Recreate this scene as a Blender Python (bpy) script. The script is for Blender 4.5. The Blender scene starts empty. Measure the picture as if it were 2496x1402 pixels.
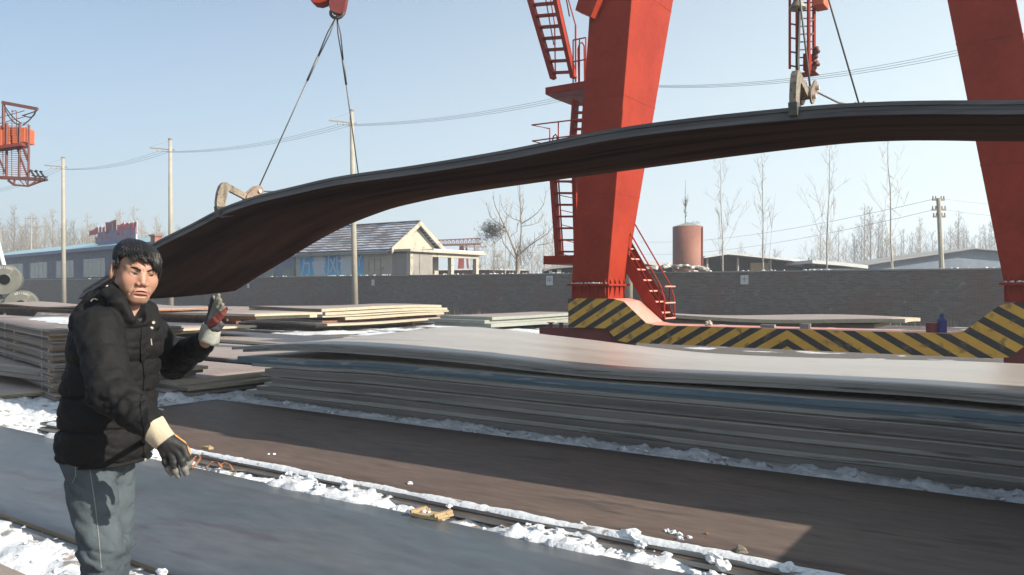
import bpy, bmesh, math, random
import numpy as np
from mathutils import Vector, Matrix, noise
PI = math.pi
SC = bpy.context.scene
COL = SC.collection
# ---------------------------------------------------------------- camera, sky, sun, exposure
CAMZ = 1.54
YAW = math.radians(34.6)
CA, SA = math.cos(YAW), math.sin(YAW)
FPX = 1941.0
cam_d = bpy.data.cameras.new('camera'); cam = bpy.data.objects.new('camera', cam_d); COL.objects.link(cam)
cam.location = (0, 0, CAMZ); cam.rotation_euler = (PI/2, 0, YAW)
cam_d.sensor_width = 36; cam_d.lens = 28.0; cam_d.clip_end = 3000; cam_d.clip_start = 0.05
SC.camera = cam
SUN_EL = math.radians(29.0)
SUN_DIR = Vector((math.cos(SUN_EL), 0.15*math.cos(SUN_EL), math.sin(SUN_EL))).normalized()
W = bpy.data.worlds.new('World'); SC.world = W; W.use_nodes = True
nt = W.node_tree; nt.nodes.clear()
sky = nt.nodes.new('ShaderNodeTexSky'); sky.sky_type = 'NISHITA'; sky.sun_disc = False
sky.sun_elevation = SUN_EL
sky.sun_rotation = math.atan2(SUN_DIR.x, SUN_DIR.y)
sky.air_density = 1.0; sky.dust_density = 4.0; sky.ozone_density = 1.3; sky.altitude = 0
bg = nt.nodes.new('ShaderNodeBackground'); bg.inputs[1].default_value = 0.105
wo = nt.nodes.new('ShaderNodeOutputWorld')
# winter dust in the air: the sky pales towards the sun's side and towards the horizon
tcw = nt.nodes.new('ShaderNodeTexCoord'); dt = nt.nodes.new('ShaderNodeVectorMath'); dt.operation = 'DOT_PRODUCT'; dt.inputs[1].default_value = (1, .15, 0)
nt.links.new(tcw.outputs['Generated'], dt.inputs[0])
mrw = nt.nodes.new('ShaderNodeMapRange'); mrw.inputs[1].default_value = -.85; mrw.inputs[2].default_value = .35; mrw.inputs[3].default_value = .0; mrw.inputs[4].default_value = 1.0
nt.links.new(dt.outputs['Value'], mrw.inputs[0])
sxw = nt.nodes.new('ShaderNodeSeparateXYZ'); nt.links.new(tcw.outputs['Generated'], sxw.inputs[0])
mrh = nt.nodes.new('ShaderNodeMapRange'); mrh.inputs[1].default_value = .0; mrh.inputs[2].default_value = .45; mrh.inputs[3].default_value = .55; mrh.inputs[4].default_value = .0
nt.links.new(sxw.outputs[2], mrh.inputs[0])
adw = nt.nodes.new('ShaderNodeMath'); adw.operation = 'MULTIPLY_ADD'; adw.inputs[1].default_value = .62; adw.use_clamp = True; nt.links.new(mrw.outputs[0], adw.inputs[0]); nt.links.new(mrh.outputs[0], adw.inputs[2])
mxw = nt.nodes.new('ShaderNodeMix'); mxw.data_type = 'RGBA'; mxw.inputs[7].default_value = (4.15, 4.85, 5.05, 1)
scw = nt.nodes.new('ShaderNodeMix'); scw.data_type = 'RGBA'; scw.blend_type = 'MULTIPLY'; scw.inputs[0].default_value = 1; scw.inputs[7].default_value = (.485, .62, .735, 1); nt.links.new(sky.outputs[0], scw.inputs[6])
nt.links.new(adw.outputs[0], mxw.inputs[0]); nt.links.new(scw.outputs[2], mxw.inputs[6]); nt.links.new(mxw.outputs[2], bg.inputs[0]); nt.links.new(bg.outputs[0], wo.inputs[0])
sl = bpy.data.lights.new('sun', 'SUN'); sl.energy = 5.0; sl.angle = math.radians(0.5); sl.color = (1.0, 0.90, 0.76)
so = bpy.data.objects.new('sun', sl); COL.objects.link(so)
so.rotation_euler = SUN_DIR.to_track_quat('Z', 'Y').to_euler()
SC.view_settings.view_transform = 'Standard'; SC.view_settings.look = 'None'
SC.view_settings.exposure = 1.10; SC.view_settings.gamma = 1.0
SC.cycles.max_bounces = 8; SC.cycles.volume_bounces = 1
# ---------------------------------------------------------------- helpers
def cw(X, Y, z=0.0):                # camera-aligned ground coordinates -> world
    return Vector((CA*X - SA*Y, SA*X + CA*Y, z))
def wp(px, py, Y):                  # photo pixel at a depth -> world point
    return cw((px-1248)/FPX*Y, Y, CAMZ-(py-701)/FPX*Y)
def dep(px, v):                     # depth at which the column of a pixel meets the vertical plane y=v
    return v/(SA*(px-1248)/FPX + CA)
def sat(px, v):
    a = (px-1248)/FPX; Y = dep(px, v); return CA*a*Y - SA*Y
def zat(px, py, v):
    return CAMZ-(py-701)/FPX*dep(px, v)
def tag(o, label=None, cat=None, group=None, kind=None):
    if label: o['label'] = label
    if cat: o['category'] = cat
    if group: o['group'] = group
    if kind: o['kind'] = kind
    return o
def thing(name, loc, label, cat, rz=0.0, group=None):
    o = bpy.data.objects.new(name, None); COL.objects.link(o); o.empty_display_size = 0.2
    o.location = loc; o.rotation_euler = (0, 0, rz)
    return tag(o, label, cat, group)
class MB:
    def __init__(s): s.v = []; s.f = []; s.m = []
    def add(s, vs, fs, mi=0):
        n = len(s.v); s.v += [tuple(p) for p in vs]
        for f in fs: s.f.append(tuple(i+n for i in f)); s.m.append(mi)
        return s
    def box(s, x0, x1, y0, y1, z0, z1, mi=0, M=None):
        vs = [Vector((x, y, z)) for z in (z0, z1) for y in (y0, y1) for x in (x0, x1)]
        if M is not None: vs = [M @ p for p in vs]
        return s.add(vs, [(0, 2, 3, 1), (4, 5, 7, 6), (0, 1, 5, 4), (2, 6, 7, 3), (0, 4, 6, 2), (1, 3, 7, 5)], mi)
    def bar(s, a, b, w, h=None, mi=0, up=(0, 0, 1)):      # rectangular bar
        a = Vector(a); b = Vector(b); h = h or w
        d = (b-a).normalized(); u = Vector(up)
        if abs(d.dot(u)) > .98: u = Vector((0, 1, 0))
        r = d.cross(u).normalized(); u = r.cross(d)
        vs = [p + r*sx*w/2 + u*sz*h/2 for p in (a, b) for sz in (-1, 1) for sx in (-1, 1)]
        return s.add(vs, [(0, 1, 3, 2), (4, 6, 7, 5), (0, 4, 5, 1), (2, 3, 7, 6), (0, 2, 6, 4), (1, 5, 7, 3)], mi)
    def tube(s, pts, rs, n=6, mi=0, cap=True):
        pts = [Vector(p) for p in pts]
        if not hasattr(rs, '__len__'): rs = [rs]*len(pts)
        vs = []; prev = None
        for i, p in enumerate(pts):
            d = (pts[min(i+1, len(pts)-1)] - pts[max(i-1, 0)])
            d = d.normalized() if d.length > 1e-9 else Vector((0, 0, 1))
            if prev is None:
                r = d.orthogonal().normalized()
            else:
                r = (prev - d*prev.dot(d)); r = r.normalized() if r.length > 1e-6 else d.orthogonal().normalized()
            prev = r; q = d.cross(r)
            for k in range(n):
                a = 2*PI*k/n; vs.append(p + (r*math.cos(a)+q*math.sin(a))*rs[i])
        fs = []
        for i in range(len(pts)-1):
            for k in range(n):
                k2 = (k+1) % n; fs.append((i*n+k, i*n+k2, (i+1)*n+k2, (i+1)*n+k))
        if cap: fs += [tuple(reversed(range(n))), tuple(range((len(pts)-1)*n, len(pts)*n))]
        return s.add(vs, fs, mi)
    def prism(s, poly, fa, mi=0, mside=None):                # poly in 2D, fa(x,y,k) -> 3D for k=0,1
        n = len(poly); vs = [fa(x, y, 0) for x, y in poly]+[fa(x, y, 1) for x, y in poly]
        s.add(vs, [tuple(range(n)), tuple(reversed(range(n, 2*n)))], mi)
        return s.add(vs, [(i, i+n, (i+1) % n+n, (i+1) % n) for i in range(n)], mi if mside is None else mside)
    def build(s, name, mats, parent=None, smooth=False, loc=None, rz=0.0, bevel=0.0):
        me = bpy.data.meshes.new(name); me.from_pydata(s.v, [], s.f)
        if not isinstance(mats, (list, tuple)): mats = [mats]
        for m in mats: me.materials.append(m)
        me.polygons.foreach_set('material_index', s.m)
        bm = bmesh.new(); bm.from_mesh(me); bmesh.ops.recalc_face_normals(bm, faces=bm.faces); bm.to_mesh(me); bm.free()
        if smooth: me.polygons.foreach_set('use_smooth', [True]*len(me.polygons))
        me.update()
        o = bpy.data.objects.new(name, me); COL.objects.link(o)
        if parent is not None: o.parent = parent
        if loc is not None: o.location = loc
        o.rotation_euler = (0, 0, rz)
        if bevel:
            b = o.modifiers.new('bevel', 'BEVEL'); b.width = bevel; b.segments = 2; b.limit_method = 'ANGLE'
        return o
def arr_mesh(name, V, F, mats, parent=None, smooth=True, mi=None, col=None):
    me = bpy.data.meshes.new(name); me.from_pydata([tuple(map(float, p)) for p in V], [], [tuple(map(int, f)) for f in F])
    if not isinstance(mats, (list, tuple)): mats = [mats]
    for m in mats: me.materials.append(m)
    if mi is not None: me.polygons.foreach_set('material_index', [int(i) for i in mi])
    if smooth: me.polygons.foreach_set('use_smooth', [True]*len(me.polygons))
    if col is not None:
        at = me.color_attributes.new('tint', 'FLOAT_COLOR', 'POINT')
        c4 = np.ones((len(V), 4), dtype=np.float32); c4[:, :3] = col
        at.data.foreach_set('color', c4.ravel())
    me.update(); o = bpy.data.objects.new(name, me); COL.objects.link(o)
    if parent is not None: o.parent = parent
    return o
def copy_tree(o, parent=None):
    c = o.copy(); COL.objects.link(c); c.parent = parent
    for ch in list(o.children): copy_tree(ch, c)
    return c
# ---------------------------------------------------------------- materials
def base_mat(name, rough=.6, metal=0.0, spec=.5):
    m = bpy.data.materials.new(name); m.use_nodes = True; n = m.node_tree
    b = n.nodes['Principled BSDF']; b.inputs['Roughness'].default_value = rough; b.inputs['Metallic'].default_value = metal
    b.inputs['Specular IOR Level'].default_value = spec
    return m, n, b
KA = .80
def nmat(name, c1, c2=None, scale=3.0, rough=.6, metal=0.0, bump=0.0, bscale=None, stretch=(1, 1, 1), detail=5, c3=None, s3=20.0, t3=.62, rvar=0.0, spec=.5, bdist=.01, fine=.13):
    m, n, b = base_mat(name, rough, metal, spec); L = n.links
    if c2 is None: c2 = tuple(c*.75 for c in c1)
    c1 = tuple(c*KA for c in c1); c2 = tuple(c*KA for c in c2)
    if c3 is not None: c3 = tuple(c*KA for c in c3)
    tc = n.nodes.new('ShaderNodeTexCoord'); mp = n.nodes.new('ShaderNodeMapping'); mp.inputs['Scale'].default_value = stretch
    L.new(tc.outputs['Object'], mp.inputs[0])
    nz = n.nodes.new('ShaderNodeTexNoise'); nz.inputs['Scale'].default_value = scale; nz.inputs['Detail'].default_value = detail; nz.inputs['Roughness'].default_value = .6
    L.new(mp.outputs[0], nz.inputs[0])
    rp = n.nodes.new('ShaderNodeValToRGB'); rp.color_ramp.elements[0].position = .32; rp.color_ramp.elements[1].position = .68
    rp.color_ramp.elements[0].color = (*c1, 1); rp.color_ramp.elements[1].color = (*c2, 1)
    L.new(nz.outputs[0], rp.inputs[0]); out = rp.outputs[0]
    if c3 is not None:
        n3 = n.nodes.new('ShaderNodeTexNoise'); n3.inputs['Scale'].default_value = s3; n3.inputs['Detail'].default_value = 6
        L.new(mp.outputs[0], n3.inputs[0])
        r3 = n.nodes.new('ShaderNodeValToRGB'); r3.color_ramp.elements[0].position = t3; r3.color_ramp.elements[1].position = t3+.05
        L.new(n3.outputs[0], r3.inputs[0]); mx = n.nodes.new('ShaderNodeMix'); mx.data_type = 'RGBA'
        L.new(r3.outputs[0], mx.inputs[0]); L.new(out, mx.inputs[6]); mx.inputs[7].default_value = (*c3, 1); out = mx.outputs[2]
    nf = n.nodes.new('ShaderNodeTexNoise'); nf.inputs['Scale'].default_value = scale*7; nf.inputs['Detail'].default_value = 6; nf.inputs['Roughness'].default_value = .7; L.new(mp.outputs[0], nf.inputs[0])
    mf = n.nodes.new('ShaderNodeMapRange'); mf.inputs[1].default_value = .3; mf.inputs[2].default_value = .7; mf.inputs[3].default_value = 1-fine; mf.inputs[4].default_value = 1+fine; L.new(nf.outputs[0], mf.inputs[0])
    mm = n.nodes.new('ShaderNodeMix'); mm.data_type = 'RGBA'; mm.blend_type = 'MULTIPLY'; mm.inputs[0].default_value = 1; L.new(out, mm.inputs[6]); L.new(mf.outputs[0], mm.inputs[7]); out = mm.outputs[2]
    L.new(out, b.inputs['Base Color'])
    if rvar:
        mr = n.nodes.new('ShaderNodeMapRange'); mr.inputs[3].default_value = rough-rvar; mr.inputs[4].default_value = rough+rvar
        L.new(nz.outputs[0], mr.inputs[0]); L.new(mr.outputs[0], b.inputs['Roughness'])
    if bump:
        n2 = n.nodes.new('ShaderNodeTexNoise'); n2.inputs['Scale'].default_value = bscale or scale*4; n2.inputs['Detail'].default_value = 5
        L.new(mp.outputs[0], n2.inputs[0]); bp = n.nodes.new('ShaderNodeBump'); bp.inputs['Strength'].default_value = bump; bp.inputs['Distance'].default_value = bdist
        L.new(n2.outputs[0], bp.inputs['Height']); L.new(bp.outputs[0], b.inputs['Normal'])
    return m
M = {}
# steel plate faces (mill scale): streaky along the rolling direction
M['top_pale'] = nmat('pale mill scale steel', (.37, .335, .305), (.46, .42, .385), 1.3, .34, bump=.12, bscale=5, stretch=(.35, 1.6, 1), c3=(.30, .285, .27), s3=7, t3=.66, rvar=.08, bdist=.006)
M['top_brown'] = nmat('brown mill scale steel', (.115, .086, .074), (.150, .116, .099), 1.1, .52, bump=.15, bscale=6, stretch=(.4, 1.8, 1), c3=(.095, .078, .072), s3=3.4, t3=.62, rvar=.12, bdist=.006, spec=.08, fine=.24)
M['top_blue'] = nmat('blue grey mill scale steel', (.066, .088, .106), (.095, .104, .118), .9, .42, bump=.12, bscale=6, stretch=(.5, 1.6, 1), c3=(.074, .076, .086), s3=2.2, t3=.60, rvar=.12, bdist=.006, fine=.22)
M['under'] = nmat('plate underside with painted sheen', (.026, .015, .013), (.165, .095, .070), .55, .60, bump=.1, spec=.22, bscale=5, stretch=(.16, 1.5, 1), rvar=.1, bdist=.006, fine=.2)  # dark tone and brown streaks paint in the underside's shade and bounced light
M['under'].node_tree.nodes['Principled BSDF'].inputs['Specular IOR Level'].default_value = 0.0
M['top_rose'] = nmat('rosy weathered steel', (.26, .205, .18), (.33, .27, .24), 2.0, .6, bump=.1, stretch=(.5, 1.5, 1))
M['edge_grey'] = nmat('sheared grey steel edge', (.20, .19, .18), (.36, .335, .31), 2.2, .55, bump=.5, bscale=30, stretch=(.25, 1, 6), c3=(.10, .095, .095), s3=5, t3=.6, bdist=.004)
M['edge_lift'] = nmat('dark rolled edge of the lifted plates', (.085, .085, .092), (.16, .16, .165), 2.0, .6, bump=.5, bscale=30, stretch=(.25, 1, 6), bdist=.004, spec=.2)
M['edge_dark'] = nmat('dark sheared steel edge', (.105, .090, .085), (.21, .185, .175), 2.0, .5, bump=.5, bscale=30, stretch=(.25, 1, 6), bdist=.004)
M['edge_blue'] = nmat('blue painted steel edge', (.085, .14, .19), (.14, .20, .245), 3.0, .55, bump=.3, bscale=20, stretch=(.3, 1, 3), c3=(.26, .29, .30), s3=7, t3=.60, bdist=.004)
M['edge_cream'] = nmat('cream edge with sunlit tone', (.34, .30, .21), (.43, .39, .29), 5.0, .7, bump=.3, c3=(.30, .17, .09), s3=9, t3=.64, stretch=(1, .5, 3))  # sunlit look of the sun-facing plate ends put into the edge colour
M['edge_rust'] = nmat('rusty steel edge', (.22, .085, .04), (.33, .14, .065), 4.0, .8, bump=.3, c3=(.10, .05, .035), s3=6, t3=.58)
M['edge_green'] = nmat('grey green steel edge', (.23, .26, .23), (.31, .33, .29), 4.0, .6, bump=.2, stretch=(.6, .6, 3))
M['edge_warm'] = nmat('ochre tinted steel edge', (.10, .08, .055), (.19, .135, .075), 3.0, .7, bump=.5, bscale=30, stretch=(.4, 1, 5), c3=(.10, .09, .085), s3=6, t3=.58, bdist=.004)
M['snow'] = nmat('crusted snow', (.55, .58, .63), (.68, .70, .73), 5, .6, bump=.6, bscale=45, bdist=.012, c3=(.27, .24, .21), s3=9, t3=.61, spec=.3)
M['ice'] = nmat('dirty ice', (.62, .68, .72), (.78, .80, .80), 9, .4, bump=.6, bscale=40, bdist=.01, c3=(.12, .10, .09), s3=12, t3=.62)
M['ground'] = nmat('frozen yard earth with snow', (.12, .105, .095), (.08, .068, .06), .35, .9, bump=.5, bscale=12, c3=(.55, .57, .60), s3=.9, t3=.60, bdist=.05)
M['red'] = nmat('red oxide crane paint', (.26, .027, .014), (.33, .040, .019), 1.2, .42, bump=.08, bscale=8, c3=(.40, .09, .05), s3=5, t3=.72, rvar=.08, bdist=.004, spec=.05)
M['red_dark'] = nmat('dull dark red paint', (.14, .022, .02), (.20, .03, .026), 2, .6, bump=.15)
M['redpale'] = nmat('faded pink red paint', (.60, .22, .17), (.66, .30, .24), 2.5, .6, bump=.1)
M['orange'] = nmat('orange red cabinet paint', (.48, .09, .03), (.55, .12, .04), 3, .5)
M['rustbar'] = nmat('rusty red bar', (.11, .035, .03), (.17, .055, .045), 8, .7)
M['snowdust'] = M['snow']
M['conc'] = nmat('cast concrete pole', (.30, .275, .22), (.38, .35, .29), 1.2, .85, bump=.15, bscale=20)
M['wire'] = nmat('steel wire rope', (.10, .10, .10), (.17, .165, .155), 60, .5, metal=.4, bump=.6, bscale=250, bdist=.003)
M['cable'] = nmat('overhead cable', (.20, .22, .25), (.22, .24, .27), 5, .6)
M['black'] = nmat('black rubber', (.015, .015, .016), (.03, .03, .03), 12, .6)
M['hook'] = nmat('worn forged hook', (.20, .165, .125), (.31, .265, .20), 14, .5, metal=.35, bump=.3, c3=(.14, .10, .075), s3=30, t3=.56, bdist=.003)
M['link'] = nmat('brown shackle plate', (.20, .145, .11), (.27, .20, .15), 18, .5, metal=.3, bump=.2, bdist=.003)
M['hookdark'] = nmat('dark hook jaw', (.07, .07, .065), (.11, .105, .095), 18, .5, metal=.3)
M['bolt'] = nmat('bright bolt head', (.62, .56, .47), (.70, .64, .55), 30, .35, metal=.5)
M['plaster'] = nmat('cream plaster', (.37, .34, .275), (.44, .41, .34), 1.0, .9, bump=.1, c3=(.27, .24, .18), s3=1.5, t3=.6)
M['plaster_grey'] = nmat('grey stained plaster', (.22, .205, .19), (.29, .27, .25), .8, .9, bump=.1)
M['bluewall'] = nmat('blotchy blue grey render', (.07, .085, .14), (.13, .145, .19), .55, .9, bump=.1, c3=(.05, .065, .12), s3=1.6, t3=.56)
M['bluetin'] = nmat('pale blue tin roof', (.24, .42, .48), (.32, .48, .54), 1, .5)
M['bluetrim'] = nmat('dark blue fascia', (.04, .08, .20), (.06, .11, .25), 2, .5)
M['shedblue'] = nmat('blue grey corrugated sheet', (.13, .17, .23), (.18, .22, .28), .4, .6)
M['glass'] = nmat('dusty window glass', (.20, .22, .19), (.26, .27, .23), 2, .25)
M['darkglass'] = nmat('dark window glass', (.05, .055, .06), (.07, .075, .08), 2, .2)
M['whitef'] = nmat('white window frame', (.62, .63, .62), (.68, .69, .68), 3, .6)
M['dark'] = nmat('dark interior shade and door', (.022, .020, .020), (.035, .03, .03), 1, .9)  # near-black tone stands in for shade inside open sheds and the coil bore
M['roofpale'] = nmat('snowy sheet roof', (.55, .55, .55), (.70, .71, .72), 1, .7)
M['brickred'] = nmat('rust red tank steel', (.19, .07, .045), (.29, .115, .072), .7, .7, stretch=(1, 1, .4), c3=(.20, .07, .06), s3=1.1, t3=.58)
M['bark'] = nmat('winter bark', (.22, .19, .15), (.32, .28, .23), 6, .9)
M['twig'] = nmat('dry twigs', (.20, .165, .125), (.28, .235, .18), 6, .9)
M['birch'] = nmat('pale poplar bark', (.34, .31, .26), (.44, .40, .34), 6, .9)
M['nest'] = nmat('dark twig nest', (.05, .045, .035), (.09, .075, .055), 6, .9)
M['wood'] = nmat('weathered timber', (.36, .25, .13), (.48, .36, .21), 14, .8, bump=.6, bscale=60, stretch=(1, 5, 1), c3=(.20, .14, .08), s3=16, t3=.6, bdist=.006)
M['flag'] = nmat('red flag cloth', (.42, .05, .07), (.52, .08, .09), 3, .8)
M['flagdark'] = nmat('dull maroon flag cloth', (.22, .06, .08), (.26, .08, .10), 3, .8)
M['signblue'] = nmat('faded blue sign board', (.10, .12, .26), (.15, .18, .32), 2, .7)
M['signtxt'] = nmat('faded red lettering', (.34, .16, .20), (.40, .20, .24), 3, .7)
M['white'] = nmat('white paint', (.50, .51, .54), (.58, .59, .61), 4, .7)
M['ink'] = nmat('dark lettering', (.10, .10, .13), (.13, .13, .16), 4, .8)
M['coil'] = nmat('grey green coil face', (.085, .088, .070), (.13, .132, .108), 2.5, .5, bump=.4, bscale=12)
M['rubble'] = nmat('earth and snow rubble', (.34, .31, .27), (.22, .19, .16), 2.0, .95, bump=.8, bscale=10, c3=(.74, .74, .74), s3=4, t3=.55, bdist=.1)
M['bluepl'] = nmat('dark blue plastic', (.02, .03, .16), (.03, .04, .2), 4, .5)
def brick_mat():
    m, n, b = base_mat('sooty grey brick', .92); L = n.links
    tc = n.nodes.new('ShaderNodeTexCoord'); sx = n.nodes.new('ShaderNodeSeparateXYZ'); cx = n.nodes.new('ShaderNodeCombineXYZ')
    L.new(tc.outputs['Object'], sx.inputs[0]); L.new(sx.outputs[0], cx.inputs[0]); L.new(sx.outputs[2], cx.inputs[1])
    bt = n.nodes.new('ShaderNodeTexBrick'); bt.inputs['Scale'].default_value = 1.0
    bt.inputs['Brick Width'].default_value = .25; bt.inputs['Row Height'].default_value = .07; bt.inputs['Mortar Size'].default_value = .008
    bt.inputs['Color1'].default_value = (.062, .055, .052, 1); bt.inputs['Color2'].default_value = (.115, .100, .092, 1); bt.inputs['Mortar'].default_value = (.15, .138, .125, 1)
    L.new(cx.outputs[0], bt.inputs[0])
    nz = n.nodes.new('ShaderNodeTexNoise'); nz.inputs['Scale'].default_value = .35; nz.inputs['Detail'].default_value = 8; L.new(cx.outputs[0], nz.inputs[0])
    rp = n.nodes.new('ShaderNodeValToRGB'); rp.color_ramp.elements[0].position = .52; rp.color_ramp.elements[1].position = .66
    rp.color_ramp.elements[0].color = (0, 0, 0, 1); L.new(nz.outputs[0], rp.inputs[0])
    mx = n.nodes.new('ShaderNodeMix'); mx.data_type = 'RGBA'; mx.inputs[7].default_value = (.13, .065, .05, 1)
    mu = n.nodes.new('ShaderNodeMath'); mu.operation = 'MULTIPLY'; mu.inputs[1].default_value = .55; L.new(rp.outputs[0], mu.inputs[0])
    L.new(mu.outputs[0], mx.inputs[0]); L.new(bt.outputs[0], mx.inputs[6])
    n2 = n.nodes.new('ShaderNodeTexNoise'); n2.inputs['Scale'].default_value = 2.6; n2.inputs['Detail'].default_value = 6; L.new(cx.outputs[0], n2.inputs[0])
    r2 = n.nodes.new('ShaderNodeValToRGB'); r2.color_ramp.elements[0].position = .66; r2.color_ramp.elements[1].position = .72
    r2.color_ramp.elements[0].color = (0, 0, 0, 1); L.new(n2.outputs[0], r2.inputs[0])
    m2 = n.nodes.new('ShaderNodeMix'); m2.data_type = 'RGBA'; L.new(r2.outputs[0], m2.inputs[0]); L.new(mx.outputs[2], m2.inputs[6]); m2.inputs[7].default_value = (.17, .155, .14, 1)
    L.new(m2.outputs[2], b.inputs['Base Color'])
    bp = n.nodes.new('ShaderNodeBump'); bp.inputs['Strength'].default_value = .6; bp.inputs['Distance'].default_value = .01
    L.new(bt.outputs[0], bp.inputs['Height']); L.new(bp.outputs[0], b.inputs['Normal'])
    return m
M['brick'] = brick_mat()
def stripe_mat(x_mid):
    # diagonal warning stripes painted on the beam side, mirrored about the middle of the beam
    m, n, b = base_mat('yellow and black warning stripes', .55); L = n.links
    tc = n.nodes.new('ShaderNodeTexCoord'); sx = n.nodes.new('ShaderNodeSeparateXYZ'); L.new(tc.outputs['Object'], sx.inputs[0])
    def mth(op, a, c=None):
        k = n.nodes.new('ShaderNodeMath'); k.operation = op
        for i, q in enumerate((a, c)):
            if q is None: continue
            if isinstance(q, (int, float)): k.inputs[i].default_value = q
            else: L.new(q, k.inputs[i])
        return k.outputs[0]
    xx = mth('ABSOLUTE', mth('SUBTRACT', sx.outputs[0], x_mid))
    t = mth('ADD', mth('MULTIPLY', xx, .60), mth('MULTIPLY', sx.outputs[2], 1.0))
    fr = mth('FRACT', mth('DIVIDE', mth('ADD', t, .02), .275))
    nz = n.nodes.new('ShaderNodeTexNoise'); nz.inputs['Scale'].default_value = 2.5; nz.inputs['Detail'].default_value = 6; L.new(tc.outputs['Object'], nz.inputs[0])
    st = mth('LESS_THAN', mth('ADD', fr, mth('MULTIPLY', nz.outputs[0], .02)), .46)
    n2 = n.nodes.new('ShaderNodeValToRGB'); n2.color_ramp.elements[0].position = .3; n2.color_ramp.elements[1].position = .7
    n2.color_ramp.elements[0].color = (.50, .27, .035, 1); n2.color_ramp.elements[1].color = (.62, .36, .05, 1); L.new(nz.outputs[0], n2.inputs[0])
    mx = n.nodes.new('ShaderNodeMix'); mx.data_type = 'RGBA'; L.new(st, mx.inputs[0]); L.new(n2.outputs[0], mx.inputs[6]); mx.inputs[7].default_value = (.022, .021, .022, 1)
    n4 = n.nodes.new('ShaderNodeTexNoise'); n4.inputs['Scale'].default_value = 6; n4.inputs['Detail'].default_value = 8; L.new(tc.outputs['Object'], n4.inputs[0])
    r4 = n.nodes.new('ShaderNodeValToRGB'); r4.color_ramp.elements[0].position = .55; r4.color_ramp.elements[1].position = .66; r4.color_ramp.elements[0].color = (0, 0, 0, 1); r4.color_ramp.elements[1].color = (.75, .75, .75, 1); L.new(n4.outputs[0], r4.inputs[0])
    m4 = n.nodes.new('ShaderNodeMix'); m4.data_type = 'RGBA'; L.new(r4.outputs[0], m4.inputs[0]); L.new(mx.outputs[2], m4.inputs[6]); m4.inputs[7].default_value = (.13, .085, .05, 1)
    L.new(m4.outputs[2], b.inputs['Base Color'])
    return m
def tile_mat():
    m, n, b = base_mat('brown roof tiles with snow in the courses', .85); L = n.links
    tc = n.nodes.new('ShaderNodeTexCoord'); sx = n.nodes.new('ShaderNodeSeparateXYZ'); L.new(tc.outputs['Object'], sx.inputs[0])
    wv = n.nodes.new('ShaderNodeMath'); wv.operation = 'MULTIPLY'; wv.inputs[1].default_value = 5.2; L.new(sx.outputs[2], wv.inputs[0])
    nz = n.nodes.new('ShaderNodeTexNoise'); nz.inputs['Scale'].default_value = 1.7; nz.inputs['Detail'].default_value = 6; L.new(tc.outputs['Object'], nz.inputs[0])
    ad = n.nodes.new('ShaderNodeMath'); ad.operation = 'MULTIPLY_ADD'; ad.inputs[1].default_value = .5; L.new(nz.outputs[0], ad.inputs[0]); L.new(wv.outputs[0], ad.inputs[2])
    fr = n.nodes.new('ShaderNodeMath'); fr.operation = 'FRACT'; L.new(ad.outputs[0], fr.inputs[0])
    n3 = n.nodes.new('ShaderNodeTexNoise'); n3.inputs['Scale'].default_value = .8; n3.inputs['Detail'].default_value = 8; L.new(tc.outputs['Object'], n3.inputs[0])
    th = n.nodes.new('ShaderNodeMapRange'); th.inputs[1].default_value = .35; th.inputs[2].default_value = .65; th.inputs[3].default_value = .05; th.inputs[4].default_value = .5; L.new(n3.outputs[0], th.inputs[0])
    lt = n.nodes.new('ShaderNodeMath'); lt.operation = 'LESS_THAN'; L.new(fr.outputs[0], lt.inputs[0]); L.new(th.outputs[0], lt.inputs[1])
    mx = n.nodes.new('ShaderNodeMix'); mx.data_type = 'RGBA'; L.new(lt.outputs[0], mx.inputs[0]); mx.inputs[6].default_value = (.070, .058, .062, 1); mx.inputs[7].default_value = (.34, .39, .46, 1)
    L.new(mx.outputs[2], b.inputs['Base Color'])
    return m
M['tiles'] = tile_mat()
def mural_mat(z0, z1):
    m, n, b = base_mat('blue mural paint fading to white', .85); L = n.links
    tc = n.nodes.new('ShaderNodeTexCoord'); sx = n.nodes.new('ShaderNodeSeparateXYZ'); L.new(tc.outputs['Object'], sx.inputs[0])
    nz = n.nodes.new('ShaderNodeTexNoise'); nz.inputs['Scale'].default_value = 1.3; nz.inputs['Detail'].default_value = 6; L.new(tc.outputs['Object'], nz.inputs[0])
    ad = n.nodes.new('ShaderNodeMath'); ad.operation = 'MULTIPLY_ADD'; ad.inputs[1].default_value = .9; L.new(nz.outputs[0], ad.inputs[0]); L.new(sx.outputs[2], ad.inputs[2])
    mr = n.nodes.new('ShaderNodeMapRange'); mr.inputs[1].default_value = z0+.75; mr.inputs[2].default_value = z1+.25; L.new(ad.outputs[0], mr.inputs[0])
    rp = n.nodes.new('ShaderNodeValToRGB'); e = rp.color_ramp.elements
    e[0].position = 0; e[0].color = (.50, .56, .62, 1); e[1].position = 1; e[1].color = (.05, .19, .48, 1)
    q = e.new(.22); q.color = (.42, .52, .60, 1); q = e.new(.42); q.color = (.10, .33, .52, 1)
    L.new(mr.outputs[0], rp.inputs[0]); L.new(rp.outputs[0], b.inputs['Base Color'])
    return m
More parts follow.
